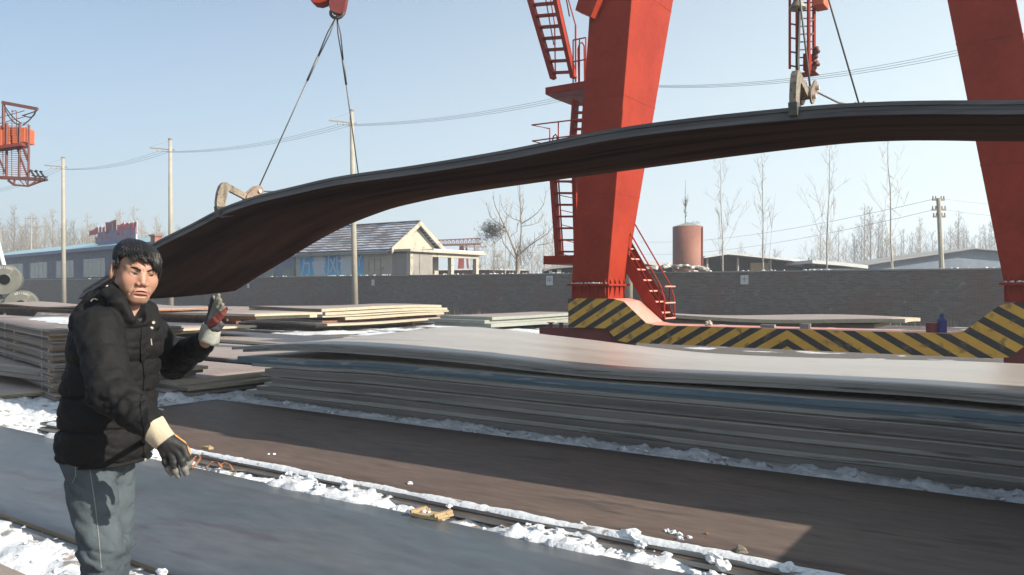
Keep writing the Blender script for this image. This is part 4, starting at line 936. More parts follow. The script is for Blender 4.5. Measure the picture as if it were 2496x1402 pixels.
# utility poles
PV = [(155, 65.5, 385), (416, 57.0, 340), (862, 48.0, 270)]
tops = []
def upole(p, h, label, group='concrete poles of the overhead line', arm=True, r0=.19, r1=.115, tilt=(0, 0)):
    root = thing('utility_pole', p, label, 'utility pole', 0, group)
    MB().tube([(0, 0, 0), (tilt[0]*.5, tilt[1]*.5, h*.5), (tilt[0], tilt[1], h)], [r0, (r0+r1)/2, r1], 16).build('pole', M['conc'], root, smooth=True)
    ex = Vector((CA, SA, 0)); ey = Vector((-SA, CA, 0))
    att = []
    if arm:
        T = Vector((tilt[0], tilt[1], h-.75)); a0 = T - ex*1.25 - ey*.5 + Vector((0, 0, .06)); a1 = T+ex*.28+ey*.1
        MB().bar(a0, a1, .07, .07).build('cross_arm', M['hook'], root)
        MB().tube([T+Vector((0, 0, .68)), a0+Vector((0, 0, .03))], .012, 4).build('stay', M['cable'], root)
        for t in (.32, .53, .74):
            q = a0.lerp(a1, t); MB().tube([q, q+Vector((0, 0, -.05)), q+Vector((0, 0, -.16)), q+Vector((0, 0, -.2))], [.02, .03, .045, .02], 8).build('insulator', M['plaster'], root); att.append(Vector(p)+q+Vector((0, 0, -.2)))
        MB().tube([(tilt[0], tilt[1], h-.05), (tilt[0], tilt[1], h+.06)], .14, 12).build('pole_cap', M['edge_dark'], root)
    return att
nm = ['leftmost of the three concrete utility poles, farthest away', 'middle concrete utility pole, half hidden by the lifted plates', 'nearest concrete utility pole in front of the mural house']
atts = []
for (px, Y, pt), l in zip(PV, nm):
    p = wp(px, 701, Y); p.z = 0; h = CAMZ+(701-pt)/FPX*Y; p2 = wp(px-6 if px > 500 else px-2, 701, Y)
    tl = (wp((857 if px > 500 else px-1), 701, Y)-wp((866 if px > 500 else px+1), 701, Y)); atts.append(upole(wp((866 if px > 500 else px+1), 701, Y).xy.to_3d(), h, l, tilt=(tl.x, tl.y)))
p4 = wp(1533, 701, 38.5); p4.z = 0; atts.append(upole(p4, 12.2, 'concrete utility pole mostly hidden by the left crane leg'))
p5 = wp(2850, 701, 27); p5.z = 0; atts.append(upole(p5, 12.2, 'concrete utility pole just outside the right rim'))
p0_ = wp(-130, 701, 80); p0_.z = 0; atts.insert(0, upole(p0_, 12.2, 'concrete utility pole outside the left rim'))
for w_ in range(3):
    m = MB()
    for a, b in zip(atts, atts[1:]):
        A_, B_ = a[w_], b[w_]; n_ = 14; sag = .45 if (A_-B_).length < 20 else 1.0
        m.tube([A_.lerp(B_, k/n_)-Vector((0, 0, sag*4*(k/n_)*(1-k/n_))) for k in range(n_+1)], .010, 4, cap=False)
    o = m.build('overhead_wire', M['cable']); tag(o, ['outermost wire of the overhead line', 'middle wire of the overhead line', 'innermost wire of the overhead line nearest the poles'][w_], 'overhead wire', 'wires of the overhead line')
# far poles
def woodpole(px, pt, Y, label, arms, r=.14, mat='edge_grey', lean=0):
    p = wp(px, 701, Y); p.z = 0; h = CAMZ+(701-pt)/FPX*Y; root = thing('utility_pole', p, label, 'utility pole', 0, 'distant poles')
    q = wp(px+lean, 701, Y); d = q-p; d.z = 0
    MB().tube([(0, 0, 0), (d.x, d.y, h)], [r, r*.7], 8).build('pole', M[mat], root)
    for f_, wd in arms:
        c = Vector((d.x*f_, d.y*f_, h*f_)); e = Vector((CA, SA, 0))*wd
        MB().bar(c-e, c+e, .1, .1).build('cross_arm', M['bark'], root)
        for k in (-.9, -.45, .45, .9): MB().tube([c+e*k, c+e*k+Vector((0, 0, .22))], [.05, .035], 6).build('insulator', M['bark'], root)
    return root, h
woodpole(76, 527, 105, 'thin double armed pole far left among bare trees', ((.97, .8), (.87, 1.5)))
woodpole(2, 560, 105, 'thin far pole at the very left rim', ((.97, .8), (.8, 1.5)))
woodpole(2301, 483, 46, 'slim concrete pole with fittings before the grey blue shed at right', ((.985, .35), (.9, .4), (.84, .35)), r=.16, lean=-14, mat='conc')
woodpole(1158, 598, 80, 'far pole top with a cross arm behind the portico', ((.97, 1.2),))
woodpole(1213, 620, 80, 'short far pole left of the nest tree', ((.95, .3),), r=.1)
for k, (ya, yb) in enumerate(((483, 468), (505, 500))):
    m = MB(); A_ = wp(1560, 590+k*30, 95); B_ = wp(2287, ya+k*4, 46); C_ = wp(2700, ya-2+k*10, 55); n_ = 16
    m.tube([A_.lerp(B_, t/n_)-Vector((0, 0, 1.6*4*(t/n_)*(1-t/n_)*.5)) for t in range(n_+1)]+[B_.lerp(C_, t/6)-Vector((0, 0, .5*4*(t/6)*(1-t/6))) for t in range(1, 7)], .013, 4, cap=False)
    tag(m.build('overhead_wire', M['cable']), ['upper far wire above the dark sheds', 'lower far wire above the dark sheds'][k], 'overhead wire')
for k in range(2):
    m = MB(); m.tube([wp(930, 596+k*14, 82), wp(1158, 600+k*10, 80), wp(1300, 604+k*12, 84), wp(1460, 598+k*12, 90)], .022, 4, cap=False); tag(m.build('overhead_wire', M['cable']), f'{["upper", "lower"][k]} far wire behind the nest tree', 'overhead wire')
# window maker (in a wall facing -y): frame with mullions and a pane
def window(parent, x0, x1, z0, z1, y, nm_=3, frame='whitef', pane='glass', name='window', d=.05):
    f = MB(); t = .05
    f.box(x0, x1, y-d, y, z0, z0+t); f.box(x0, x1, y-d, y, z1-t, z1)
    for k in range(nm_+1):
        x = x0+(x1-x0-t)*k/nm_; f.box(x, x+t, y-d, y, z0+t, z1-t)
    o = f.build(name, M[frame], parent); MB().box(x0+.01, x1-.01, y-.022, y-.004, z0+.01, z1-.01).build('pane', M[pane], o); return o
# --- house with the mural and portico
HV = 40.0
hx0, hx1 = sat(722, HV), sat(956, HV)
house = thing('mural_house', (hx1, HV, 0), 'cream house with a tiled gable roof, blue wall mural and pillared portico', 'house')
W_ = 4.9; ez = 4.12; pk = 6.05; X0 = hx0-hx1
px1 = sat(1000, HV)-hx1     # portico outer face
m = MB(); m.box(X0, 0, 0, W_, 0, ez); m.prism([(0, ez), (W_/2, pk-.12), (W_, ez)], lambda y, z, k: (-.25*k-.002, y, z))
m.build('wall', M['plaster'], house)
MB().box(.002, px1, 0, 2.3, 0, ez-.25).build('porch_wall', M['plaster_grey'], house)
# roof
rt = MB(); ov = .35
for sgn in (0, 1):
    ya, yb = (-.45, W_/2) if sgn == 0 else (W_+.45, W_/2)
    za = ez+.0-.12; zb = pk
    V = [(X0-.3, ya, za), (ov, ya, za), (ov, yb, zb), (X0-.3, yb, zb)]; V += [(x, y, z+.14) for x, y, z in V]
    rt.add(V, [(0, 1, 2, 3), (4, 5, 6, 7), (0, 1, 5, 4), (1, 2, 6, 5), (2, 3, 7, 6), (3, 0, 4, 7)])
roof = rt.build('roof', M['tiles'], house)
gb = MB()
for sgn in (0, 1):
    ya, yb = (-.5, W_/2) if sgn == 0 else (W_+.5, W_/2)
    V = [(ov+.003, ya, ez-.30), (ov+.003, ya, ez+.10), (ov+.003, yb, pk+.17), (ov+.003, yb, pk-.16)]; V += [(x+.10, y, z) for x, y, z in V]
    gb.add(V, [(0, 1, 2, 3), (7, 6, 5, 4), (0, 4, 5, 1), (1, 5, 6, 2), (2, 6, 7, 3), (3, 7, 4, 0)])
gb.build('gable_trim', M['plaster'], roof)
MB().tube([(X0-.3, W_/2, pk+.14), (ov, W_/2, pk+.14)], .09, 8).build('ridge', M['tiles'], roof)
MB().box(X0, .0, -.42, -.002, ez-.28, ez-.14).build('eave_soffit', M['plaster_grey'], house)
# portico: pillars and flat snowy roof along +x side
pv1 = 7.6
MB().box(-.45, px1+.28, -.3, pv1+.6, ez-.17, ez+.0).build('portico_roof', M['plaster'], house)
MB().box(.1, px1+.2, 2.2, pv1+.4, ez+.003, ez+.10).build('roof_snow', M['snow'], house)
MB().box(px1-.3, px1-.003, .31, pv1-.31, ez-.45, ez-.172).build('lintel', M['plaster'], house)
for y in (.0, 4.35, pv1-.3):
    MB().box(px1-.31, px1+.01, y-.01, y+.30, 0, ez-.172).build('pillar', M['plaster'], house)
MB().box(.004, .05, .9, 1.9, 0, 3.3).build('door', M['dark'], house)
wxa, wxb = sat(899, HV)-hx1, sat(929, HV)-hx1
# mural on the long wall
mx0, mx1 = sat(731, HV)-hx1, sat(886, HV)-hx1; mz0, mz1 = 1.2, zat(800, 611, HV)
M['mural'] = mural_mat(mz0, mz1)
mu = MB().box(mx0, mx1, -.02, -.002, mz0, mz1).build('mural', M['mural'], house)
M['muralw'] = nmat('white mural lettering', (.46, .52, .58), (.54, .58, .62), 1.5, .85)
mwid = mx1-mx0
for ch, fx, fz, sz, sx_ in (('万', .10, .62, 1.75, .75), ('豫', .32, .60, 2.2, .72), ('风', .54, .62, 1.9, .75), ('豫', .75, .62, 2.3, .72), ('Y', .945, .72, 1.2, .8)):
    glyph(mu, ch, sz, (mx0+mwid*fx, -.03, mz0+(mz1-mz0)*fz), 'muralw', depth=.006, sx=sx_)
m = MB(); rm = random.Random(4)
def blob2(cx, cz, rx, rz_, seed, y=-.024):
    pts = [(cx+rx*math.cos(a_)*(1+.35*noise.noise((math.cos(a_)*1.5, math.sin(a_)*1.5, seed))), cz+rz_*math.sin(a_)*(1+.35*noise.noise((math.cos(a_)*1.5, math.sin(a_)*1.5, seed+9)))) for a_ in [2*PI*k/26 for k in range(26)]]
    m.prism(pts, lambda x, z, k: (x, y-.004*k, z))
for i, (fx, fz, rx, rz_) in enumerate(((.32, .62, .12, .30), (.76, .62, .14, .30), (.54, .22, .2, .17), (.2, .08, .25, .12), (.85, .10, .2, .12))): blob2(mx0+mwid*fx, max(mz0+.35, mz0+(mz1-mz0)*fz), rx*mwid*.8, rz_*(mz1-mz0), i*3.1, -.024-.0015*i)
m.build('mural_figure', M['muralw'], mu)
window(house, wxa, wxb, 1.9, 3.55, .002, 2, 'edge_grey', 'plaster', d=.06)
# --- blue shed behind the wall next to the house
bs = thing('blue_shed', (sat(700, 42), 42, 0), 'dark blue corrugated shed with small windows left of the mural house', 'shed')
b0 = sat(590, 42)-sat(700, 42); b1 = sat(719, 42)-sat(700, 42)-.1
MB().box(b0, b1, 0, 4, 0, 3.9).build('wall', M['shedblue'], bs); MB().box(b0-.1, b1+.1, -.2, 4.2, 3.9, 4.0).build('roof', M['bluetrim'], bs)
for k in range(3): window(bs, -2.4+k*2.3-.3, -1.2+k*2.3-.3, 2.0, 3.0, -.002, 3, 'edge_grey', 'glass')
# --- long blue grey building at left
Ya = 4.06*FPX/79; Yb = 4.06*FPX/(701-586.5)
A_ = wp(5, 701, Ya); B_ = wp(380, 701, Yb); A_.z = B_.z = 0; d = (B_-A_); A_ = A_-d*.25; d = B_-A_; Ln = d.length; ang = math.atan2(d.y, d.x)
lb = thing('long_building', A_, 'long blue grey workshop with a pale blue roof and a row of windows', 'building', ang)
Hb = 5.35
MB().box(0, Ln, 0, 9, 0, Hb).build('wall', M['bluewall'], lb)
V = [(-.3, -.5, Hb+.02), (Ln+.3, -.5, Hb+.02), (Ln+.3, 4.5, Hb+1.15), (-.3, 4.5, Hb+1.15), (-.3, 9.5, Hb+.02), (Ln+.3, 9.5, Hb+.02)]; V += [(x, y, z+.10) for x, y, z in V]
lbr = MB().add(V, [(0, 1, 2, 3), (3, 2, 5, 4), (6, 7, 8, 9), (9, 8, 11, 10), (0, 1, 7, 6), (4, 5, 11, 10), (1, 2, 8, 7), (2, 5, 11, 8), (0, 3, 9, 6), (3, 4, 10, 9)]).build('roof', M['bluetin'], lb)
MB().box(-.3, Ln+.3, -.56, -.503, Hb-.22, Hb+.12).build('fascia', M['bluetrim'], lb)
def lb_x(px):      # distance along the facade for a photo column
    a_ = (px-1248)/FPX; dx, dy = math.cos(ang-YAW), math.sin(ang-YAW); Ac = (CA*A_.x+SA*A_.y, -SA*A_.x+CA*A_.y)
    return (a_*Ac[1]-Ac[0])/(dx-a_*dy)
for (p0x, p1x, n_) in ((18, 56, 3), (75, 115, 4), (138, 180, 4), (205, 256, 5), (283, 330, 4)):
    a0, a1 = lb_x(p0x), lb_x(p1x); window(lb, a0, a1, 2.6, 4.35, -.002, n_, 'whitef', 'glass')
# roof sign with flags
sx0, sx1 = lb_x(207), lb_x(298)
sgn = thing('roof_sign', Vector(A_)+Matrix.Rotation(ang, 3, 'Z') @ Vector((sx0, 1.2, Hb+.45)), 'faded blue roof sign with worn red lettering', 'sign', ang)
sw = sx1-sx0; MB().box(0, sw, 0, .12, 0, 1.35).build('board', M['signblue'], sgn)
MB().bar((sw+.05, .06, 0), (sw+.05, .06, 1.45), .12, .12).build('post', M['white'], sgn); MB().bar((sw, .1, 1.3), (sw+1.4, 1.8, .2), .05).build('stay', M['bark'], sgn)
for i, ch in enumerate('腾飞钢材市场有限公司'): glyph(sgn, ch, .95, (sw*(i+.6)/10.2, -.012, .66), 'signtxt', depth=.003, sx=.95)
fp = [(207, 567, 'flag', 2.2, .6, 'h'), (216, 556, 'flag', 1.0, 1.0, ''), (224, 557, 'flag', .55, 1.3, ''), (233, 557, 'flag', .55, 1.4, ''), (242, 559, 'flag', .5, .8, ''), (251, 536, 'flagdark', 2.6, 1.2, ''), (270, 551, 'flag', 1.6, 1.0, ''), (281, 551, 'flag', 1.3, 1.1, ''), (292, 550, 'flag', 1.3, 1.2, ''), (300, 549, 'flag', 1.0, 1.25, '')]
names = ['leftmost tattered red flag on the roof sign', 'second red flag from the left on the roof sign', 'third red flag from the left, furled', 'fourth red flag from the left, furled long', 'fifth red flag from the left, tiny and furled', 'tall maroon flag flying above the row', 'first red flag right of the tall maroon flag', 'second red flag right of the tall maroon flag', 'third red flag right of the tall maroon flag', 'rightmost red flag on the roof sign']
for (px, py, mt, wd, ht, _), l in zip(fp, names):
    xx = lb_x(px); yb = dep(px, 0) if False else None
    base = Vector(A_)+Matrix.Rotation(ang, 3, 'Z') @ Vector((xx, 1.26, Hb+1.80)); Yc = -SA*base.x+CA*base.y; zt = CAMZ-(py-701)/FPX*Yc
    r = thing('flag', base, l, 'flag', ang, 'flags on the roof sign'); hgt = max(.6, zt-base.z)
    MB().tube([(0, 0, 0), (0, 0, hgt+.1)], .03, 6).build('flagpole', M['white'] if px != 251 else M['bark'], r)
    m = MB(); V = []
    for i in range(9):
        for j in range(4): t = i/8; V.append((-wd*t, .15*math.sin(t*6+px)*t, hgt-ht*j/3-.35*t*(1 if px < 215 else .3)+.06*math.sin(t*7+j+px)))
    F = [(i*4+j, i*4+j+1, i*4+j+5, i*4+j+4) for i in range(8) for j in range(3)]; m.add(V, F); o = m.build('cloth', M[mt], r, smooth=True)
    so_ = o.modifiers.new('s', 'SOLIDIFY'); so_.thickness = .02
    if px == 251: glyph(r, '★', .5, (-wd*.25, -.25, hgt-.4), 'edge_warm', name='star')
# vents on the roof and chimney
for px, lab in ((172, 'dark vent hood on the long blue roof near the pole'), (166, 'small dark box on the long blue roof')):
    p = Vector(A_)+Matrix.Rotation(ang, 3, 'Z') @ Vector((lb_x(px), 3, Hb+.9)); r = MB().tube([(0, 0, 0), (0, 0, .5), (0, 0, .55), (0, 0, .8)], [.3, .3, .45, .3], 8).build('roof_vent', M['edge_dark'], loc=p); tag(r, lab, 'vent')
p = wp(381, 590, 66); m = MB(); m.box(-.32, .32, -.32, .32, -4.5, .45); m.box(-.42, .42, -.42, .42, .45, .6); tag(m.build('chimney_stack', M['brickred'], loc=p), 'small red brick chimney just above the lifted plates at left', 'chimney')
# --- red tank
TY = 55.0; tp = wp(1676.5, 701, TY); tp.z = 0; tr = 36.5/FPX*TY; tzt = CAMZ+(701-553)/FPX*TY
tk = thing('storage_tank', tp, 'rust red cylindrical tank with a shallow cone roof behind the wall', 'tank')
MB().tube([(0, 0, 0), (0, 0, tzt)], tr, 48).build('shell', M['brickred'], tk, smooth=True).data.polygons.foreach_set('use_smooth', [True]*50)
MB().tube([(0, 0, tzt), (0, 0, tzt+.28), (0, 0, tzt+.30)], [tr*1.01, .12, .1], 48).build('cone_roof', M['edge_grey'], tk)
MB().tube([(tr+.05, -.1, 0), (tr+.05, -.1, tzt-.1)], .05, 8).build('pipe', M['rustbar'], tk)
m = MB()
for k in range(5): m.tube([(tr*.3+.14*k, -.2, tzt+.15), (tr*.3+.14*k+.02, -.2, tzt+.3+.06*(k % 2))], .02, 5)
m.build('valve', M['hookdark'], tk)
ms = MB(); ms.tube([(-.1, -.2, tzt+.1), (-.1, -.2, tzt+3.2)], [.03, .008], 5); rr5 = random.Random(3)
for k in range(26):
    z_ = tzt+.5+rr5.random()*1.4; ms.tube([(-.1, -.2, z_), (-.1+rr5.uniform(-.22, .22), -.2+rr5.uniform(-.2, .2), z_+rr5.uniform(.1, .5))], [.02, .008], 3)
ms.build('mast', M['nest'], tk)
# --- rubble heap on the far side of the wall
m = MB(); rr_ = random.Random(8)
for i in range(90):
    px = rr_.uniform(1560, 1725); top_ = 655-9*math.sin(PI*min(1, max(0, (px-1545)/200))); p = wp(px, top_+rr_.uniform(2, 6), 39+rr_.uniform(-1, 1)); clod(m, p, rr_.uniform(.10, .22), i, .5)
tag(m.build('rubble_heap', M['rubble'], smooth=True), 'heap of earth and snow rubble along the wall top under the tank', 'rubble', kind='stuff')
m = MB(); m.prism([(sat(1520, 39), 0), (sat(1745, 39), 0), (sat(1720, 39), 2.3), (sat(1540, 39), 2.4)], lambda x, z, k: (x, 38.2+2.0*k, z)); tag(m.build('earth_bank', M['rubble']), kind='structure')
# --- dark sheds
SY = 62.0
def shed(pxs, lab, wall, roofm, z0py, depth=10, back='dark', th=.18, Y=SY):
    a = wp(pxs[0][0], 701, Y); b = wp(pxs[-1][0], 701, Y); a.z = b.z = 0
    r = thing('shed', a, lab, 'shed', YAW); L = lambda px: (px-pxs[0][0])/FPX*Y; Z = lambda py: CAMZ+(701-py)/FPX*Y
    poly_ = [(L(px), Z(py)) for px, py in pxs]
    n_ = len(poly_)
    m = MB(); m.prism(poly_+[(x, z-th) for x, z in reversed(poly_)], lambda x, z, k: (x, depth*k-.4, z)); m.build('roof', M[roofm], r)
    m = MB(); m.prism([(x, z-th-.003) for x, z in poly_]+[(poly_[-1][0], 0), (poly_[0][0], 0)], lambda x, z, k: (x, (.15 if wall != 'dark' else 1.2)+.2*k, z)); m.build('wall', M[wall], r)  # open sheds get a dark sheet set back, standing in for shade
    return r, L, Z
r, L, Z = shed([(1714, 624), (1772, 615), (1985, 637), (1990, 640)], 'dark open shed with a thin snowy roof right of the tank', 'dark', 'roofpale', 0)
for px in (1725, 1800, 1880, 1975): MB().tube([(L(px), .2, 0), (L(px), .2, Z(628))], .09, 8).build('post', M['birch'], r)
MB().box(L(1835), L(1880), .6, .8, 0, Z(640)).build('stack_board', M['wood'], r)
r, L, Z = shed([(1975, 634), (2050, 640), (2110, 647)], 'lean to shed with a white eave joined to the dark open shed', 'dark', 'whitef', 0, Y=58, th=.25)
MB().box(L(1975), L(2105), .0, .1, 0, Z(655)).build('low_wall', M['white'], r); MB().tube([(L(2095), -.1, 0), (L(2095), -.1, Z(648))], .1, 8).build('post', M['birch'], r)
shed([(2108, 645), (2150, 638), (2370, 605), (2520, 618)], 'plain grey blue shed gable right of the dark sheds', 'shedblue', 'edge_grey', 0, Y=64, th=.08)
r, L, Z = shed([(1326, 656), (1345, 650), (1400, 645), (1440, 648)], 'small dark hut half hidden behind the left crane leg', 'dark', 'edge_grey', 0, Y=60, depth=4)
MB().box(L(1338), L(1346), -.1, .1, 0, Z(660)).build('post', M['whitef'], r); MB().box(L(1358), L(1368), -.1, .1, 0, Z(658)).build('post', M['whitef'], r)
r, L, Z = shed([(1555, 633), (1600, 640), (1650, 642)], 'low dark shed with a snowy roof between the crane leg and the tank', 'dark', 'roofpale', 0, Y=70, depth=12, th=.3)
r, L, Z = shed([(1060, 656), (1190, 655), (1290, 657)], 'low brown roof with snow lines behind the portico', 'brickred', 'roofpale', 0, Y=72, depth=12, th=.12)
# --- far truss crane
tc_ = thing('truss_crane', wp(1115, 701, 112), 'small far red truss crane above the portico roof', 'gantry crane', YAW); tc_.location.z = 0
K = 112/FPX; X_ = lambda px: (px-1115)*K; Z_ = lambda py: CAMZ+(701-py)*K
m = MB(); m.bar((X_(1040), 0, Z_(599)), (X_(1172), 0, Z_(595)), .35, .28); m.bar((X_(1040), 0, Z_(587)), (X_(1170), 0, Z_(581)), .16, .14)
for k in range(14):
    px = 1040+k*10; m.bar((X_(px), 0, Z_(598)), (X_(px), 0, Z_(586-.04*(px-1040))), .09); m.bar((X_(px), 0, Z_(598)), (X_(px+10), 0, Z_(586-.04*(px-1040))), .06); m.bar((X_(px+10), 0, Z_(598)), (X_(px), 0, Z_(586-.04*(px-1040))), .06)
m.build('truss', M['rustbar'], tc_)
for (a, b) in ((1126, 1119), (1128, 1128), (1136, 1145), (1122, 1112)): MB().bar((X_(a), .5, Z_(598)), (X_(b), 1, 0), .28).build('leg', M['red'], tc_)
# ---------------------------------------------------------------- bare trees
def make_tree(seed, h, style='poplar', trunk='bark', spread=1.0, nb=26, tr_r=.13, thin=1.0):
    rnd = random.Random(seed); T = MB(); Cc = MB()
    lean = Vector((rnd.uniform(-.03, .03), rnd.uniform(-.03, .03), 1))
    tpts = [Vector((0, 0, 0))]
    for i in range(1, 9): tpts.append(Vector((lean.x*h*i/8+rnd.uniform(-.05, .05), lean.y*h*i/8+rnd.uniform(-.05, .05), h*i/8)))
    T.tube(tpts, [tr_r*(1-.88*i/8) for i in range(9)], 6)
    def at(z): i = min(7, int(z/h*8)); f = z/h*8-i; return tpts[i].lerp(tpts[i+1], f)
    for b in range(nb):
        f = .18+.78*(b/nb)**.9; p = at(f*h*.98); az = rnd.uniform(0, 2*PI)
        L_ = h*(.34 if style == 'poplar' else .42)*(1.05-f)*rnd.uniform(.7, 1.2)*1.25+.5
        up = rnd.uniform(1.1, 1.9) if style == 'poplar' else rnd.uniform(.5, 1.1)
        d_ = Vector((math.cos(az)*spread, math.sin(az)*spread, up)).normalized(); pts = [p]; q = p.copy(); dd = d_.copy()
        for k in range(4): dd = (dd+Vector((rnd.uniform(-.12, .12), rnd.uniform(-.12, .12), .16))).normalized(); q = q+dd*L_/4; pts.append(q.copy())
        r_ = max(.012, .045*(1.05-f))*thin; Cc.tube(pts, [r_, r_*.8, r_*.6, r_*.4, r_*.2], 3, cap=False)
        for t in range(rnd.randint(4, 7)):
            i = rnd.randint(1, 3); s0_ = pts[i]; dv = Vector((rnd.uniform(-1, 1)*.7, rnd.uniform(-1, 1)*.7, rnd.uniform(.5, 1.3))).normalized(); l_ = L_*rnd.uniform(.2, .45)
            e = s0_+dv*l_; Cc.tube([s0_, s0_+dv*l_*.5+Vector((0, 0, .02)), e], [.012, .010, .005], 3, cap=False)
            for u in range(2):
                dv2 = (dv+Vector((rnd.uniform(-.8, .8), rnd.uniform(-.8, .8), .3))).normalized(); s1_ = s0_.lerp(e, rnd.uniform(.3, .8)); Cc.tube([s1_, s1_+dv2*l_*.5], [.009, .004], 3, cap=False)
    root = bpy.data.objects.new('bare_tree', None); COL.objects.link(root)
    T.build('trunk', M[trunk], root, smooth=True); Cc.build('crown', M['twig' if thin == 1 else 'birch'], root)
    return root
SAP = [make_tree(31, 12.5, nb=10, tr_r=.075, trunk='birch', thin=.5), make_tree(32, 13, nb=9, spread=.7, tr_r=.085, trunk='birch', thin=.5)]
protos = [make_tree(11, 12, nb=30), make_tree(12, 13.5, nb=34, spread=.8), make_tree(13, 11, nb=28, spread=1.1), make_tree(14, 12.5, 'wide', nb=26), make_tree(15, 10, 'wide', nb=24)]+SAP
used = set(); rt_ = random.Random(21)
def put_tree(k, px, Y, label, group=None, sc=1.0, cat='tree'):
    o = protos[k] if k not in used else copy_tree(protos[k]); used.add(k)
    p = wp(px, 701, Y); o.location = (p.x, p.y, 0); o.rotation_euler = (0, 0, rt_.uniform(0, 6.28)); o.scale = (sc, sc, sc); tag(o, label, cat, group); return o
for i in range(50):
    px = -40+i*9.6+rt_.uniform(-5, 5)
    if 232 < px < 262 and rt_.random() < .4: continue
    put_tree(rt_.choice((0, 1, 2, 1)), px, 118+rt_.uniform(-10, 16), 'bare poplar in the row behind the long blue grey workshop', 'bare poplars behind the workshop', .90*rt_.uniform(.85, 1.12)*(1.0 if px < 330 else .9))
for i in range(62):
    px = 1740+i*12+rt_.uniform(-6, 6)
    put_tree(rt_.choice((0, 1, 2, 3)), px, 150+rt_.uniform(-12, 26), 'bare tree in the hazy row behind the sheds at right', 'bare trees behind the sheds', rt_.uniform(.55, .75) if px < 1990 else (1.0+.5*max(0, noise.noise((px*.012, 0, 4))+.3))*rt_.uniform(.85, 1.05))
for i in range(9):
    px = 1560+i*16; put_tree(rt_.choice((3, 4)), px, 140+rt_.uniform(-10, 10), 'small hazy bare tree between the crane leg and the tank', 'hazy trees beside the tank', .48)
for i in range(16):
    px = 1150+i*16+rt_.uniform(-6, 6); put_tree(rt_.choice((3, 4, 2)), px, 74+rt_.uniform(-6, 12), 'scraggy bare tree in the thicket around the nest tree', 'thicket around the nest tree', rt_.uniform(.38, .62))
for px, Y, k, sc, l in ((1766, 58, 5, .95, 'tall slender bare sapling just right of the tank'), (1862, 56, 6, .86, 'tall slender bare sapling before the middle of the dark open shed'), (2010, 54, 5, .98, 'tallest pale sapling before the lean to shed'), (2178, 52, 6, .98, 'twin stemmed pale sapling before the grey blue shed'), (1230, 60, 6, .66, 'slim bare tree between the portico and the nest tree'), (1322, 62, 5, .6, 'slim bare tree just left of the ladder flight')):
    o = put_tree(k, px, Y, l, None, sc)
# nest tree: a few long curved limbs
NY = 50.0
ntp = wp(1263, 701, NY); ntp.z = 0
nt_ = thing('nest_tree', ntp, 'bare spreading tree with a dark twig clump on its left limb', 'tree', YAW)
kk = NY/FPX; XN = lambda px: (px-1263)*kk; ZN = lambda py: CAMZ+(701-py)*kk
T = MB(); T.tube([(0, 0, 0), (XN(1262), 0, ZN(664)), (XN(1262), 0, ZN(640)), (XN(1264), 0, ZN(610))], [.17, .15, .14, .10], 8); T.build('trunk', M['bark'], nt_, smooth=True)
Cc = MB()
limbs = [([(1262, 638), (1268, 600), (1271, 560), (1269, 500), (1267, 450), (1266, 400)], .065), ([(1262, 630), (1250, 600), (1236, 565), (1222, 535), (1208, 505), (1201, 480)], .07), ([(1262, 638), (1244, 615), (1228, 595), (1222, 575), (1218, 545), (1219, 475)], .045),
         ([(1264, 622), (1290, 600), (1315, 583), (1335, 570), (1348, 552), (1352, 540)], .045), ([(1271, 545), (1290, 535), (1310, 520), (1325, 500), (1330, 470)], .035), ([(1270, 552), (1295, 548), (1318, 540), (1325, 515)], .03), ([(1270, 540), (1250, 533), (1232, 520), (1222, 500)], .03),
         ([(1236, 560), (1215, 545), (1195, 530), (1188, 505), (1187, 495)], .03), ([(1236, 566), (1222, 560), (1205, 562)], .04), ([(1232, 552), (1224, 558), (1200, 556)], .03), ([(1310, 598), (1335, 595), (1360, 585)], .025), ([(1243, 578), (1260, 565), (1262, 545), (1270, 542)], .02), ([(1228, 548), (1240, 525), (1248, 500)], .02),
         ([(1271, 525), (1275, 500), (1275, 460)], .02), ([(1268, 500), (1262, 460), (1262, 430)], .02), ([(1222, 580), (1195, 600), (1183, 590)], .02), ([(1290, 600), (1310, 580), (1330, 565), (1330, 545)], .03)]
rn = random.Random(2)
for pts, r_ in limbs:
    yo = rn.uniform(-.8, .8); P_ = [Vector((XN(a), yo*min(1, i*.4), ZN(b))) for i, (a, b) in enumerate(pts)]
    Cc.tube(P_, [r_*(1-.8*i/(len(P_)-1)) for i in range(len(P_))], 5)
    for t in range(10):
        i = rn.randint(1, len(P_)-1); b = P_[i-1].lerp(P_[i], rn.random()); dv = Vector((rn.uniform(-.5, .5), rn.uniform(-.5, .5), rn.uniform(.3, 1))).normalized(); Cc.tube([b, b+dv*rn.uniform(.2, .7)], [.012, .005], 3, cap=False)
for t in range(130):
    b = Vector((XN(rn.gauss(1272, 14)), rn.gauss(0, .4), ZN(rn.uniform(655, 600)))); dv = Vector((rn.uniform(-.6, .6), rn.uniform(-.5, .5), 1)).normalized(); Cc.tube([b, b+dv*rn.uniform(.3, 1.0)], [.013, .005], 3, cap=False)
Cc.build('crown', M['twig'], nt_)
N_ = MB()
for t in range(900):
    b = Vector((XN(1197)+rn.gauss(0, .36), rn.gauss(0, .3), ZN(563)+rn.gauss(0, .28))); dv = Vector((rn.uniform(-1, 1), rn.uniform(-1, 1), rn.uniform(-.7, 1))).normalized(); N_.tube([b, b+dv*rn.uniform(.08, .36)], [.011, .006], 3, cap=False)
N_.build('twig_clump', M['nest'], nt_)
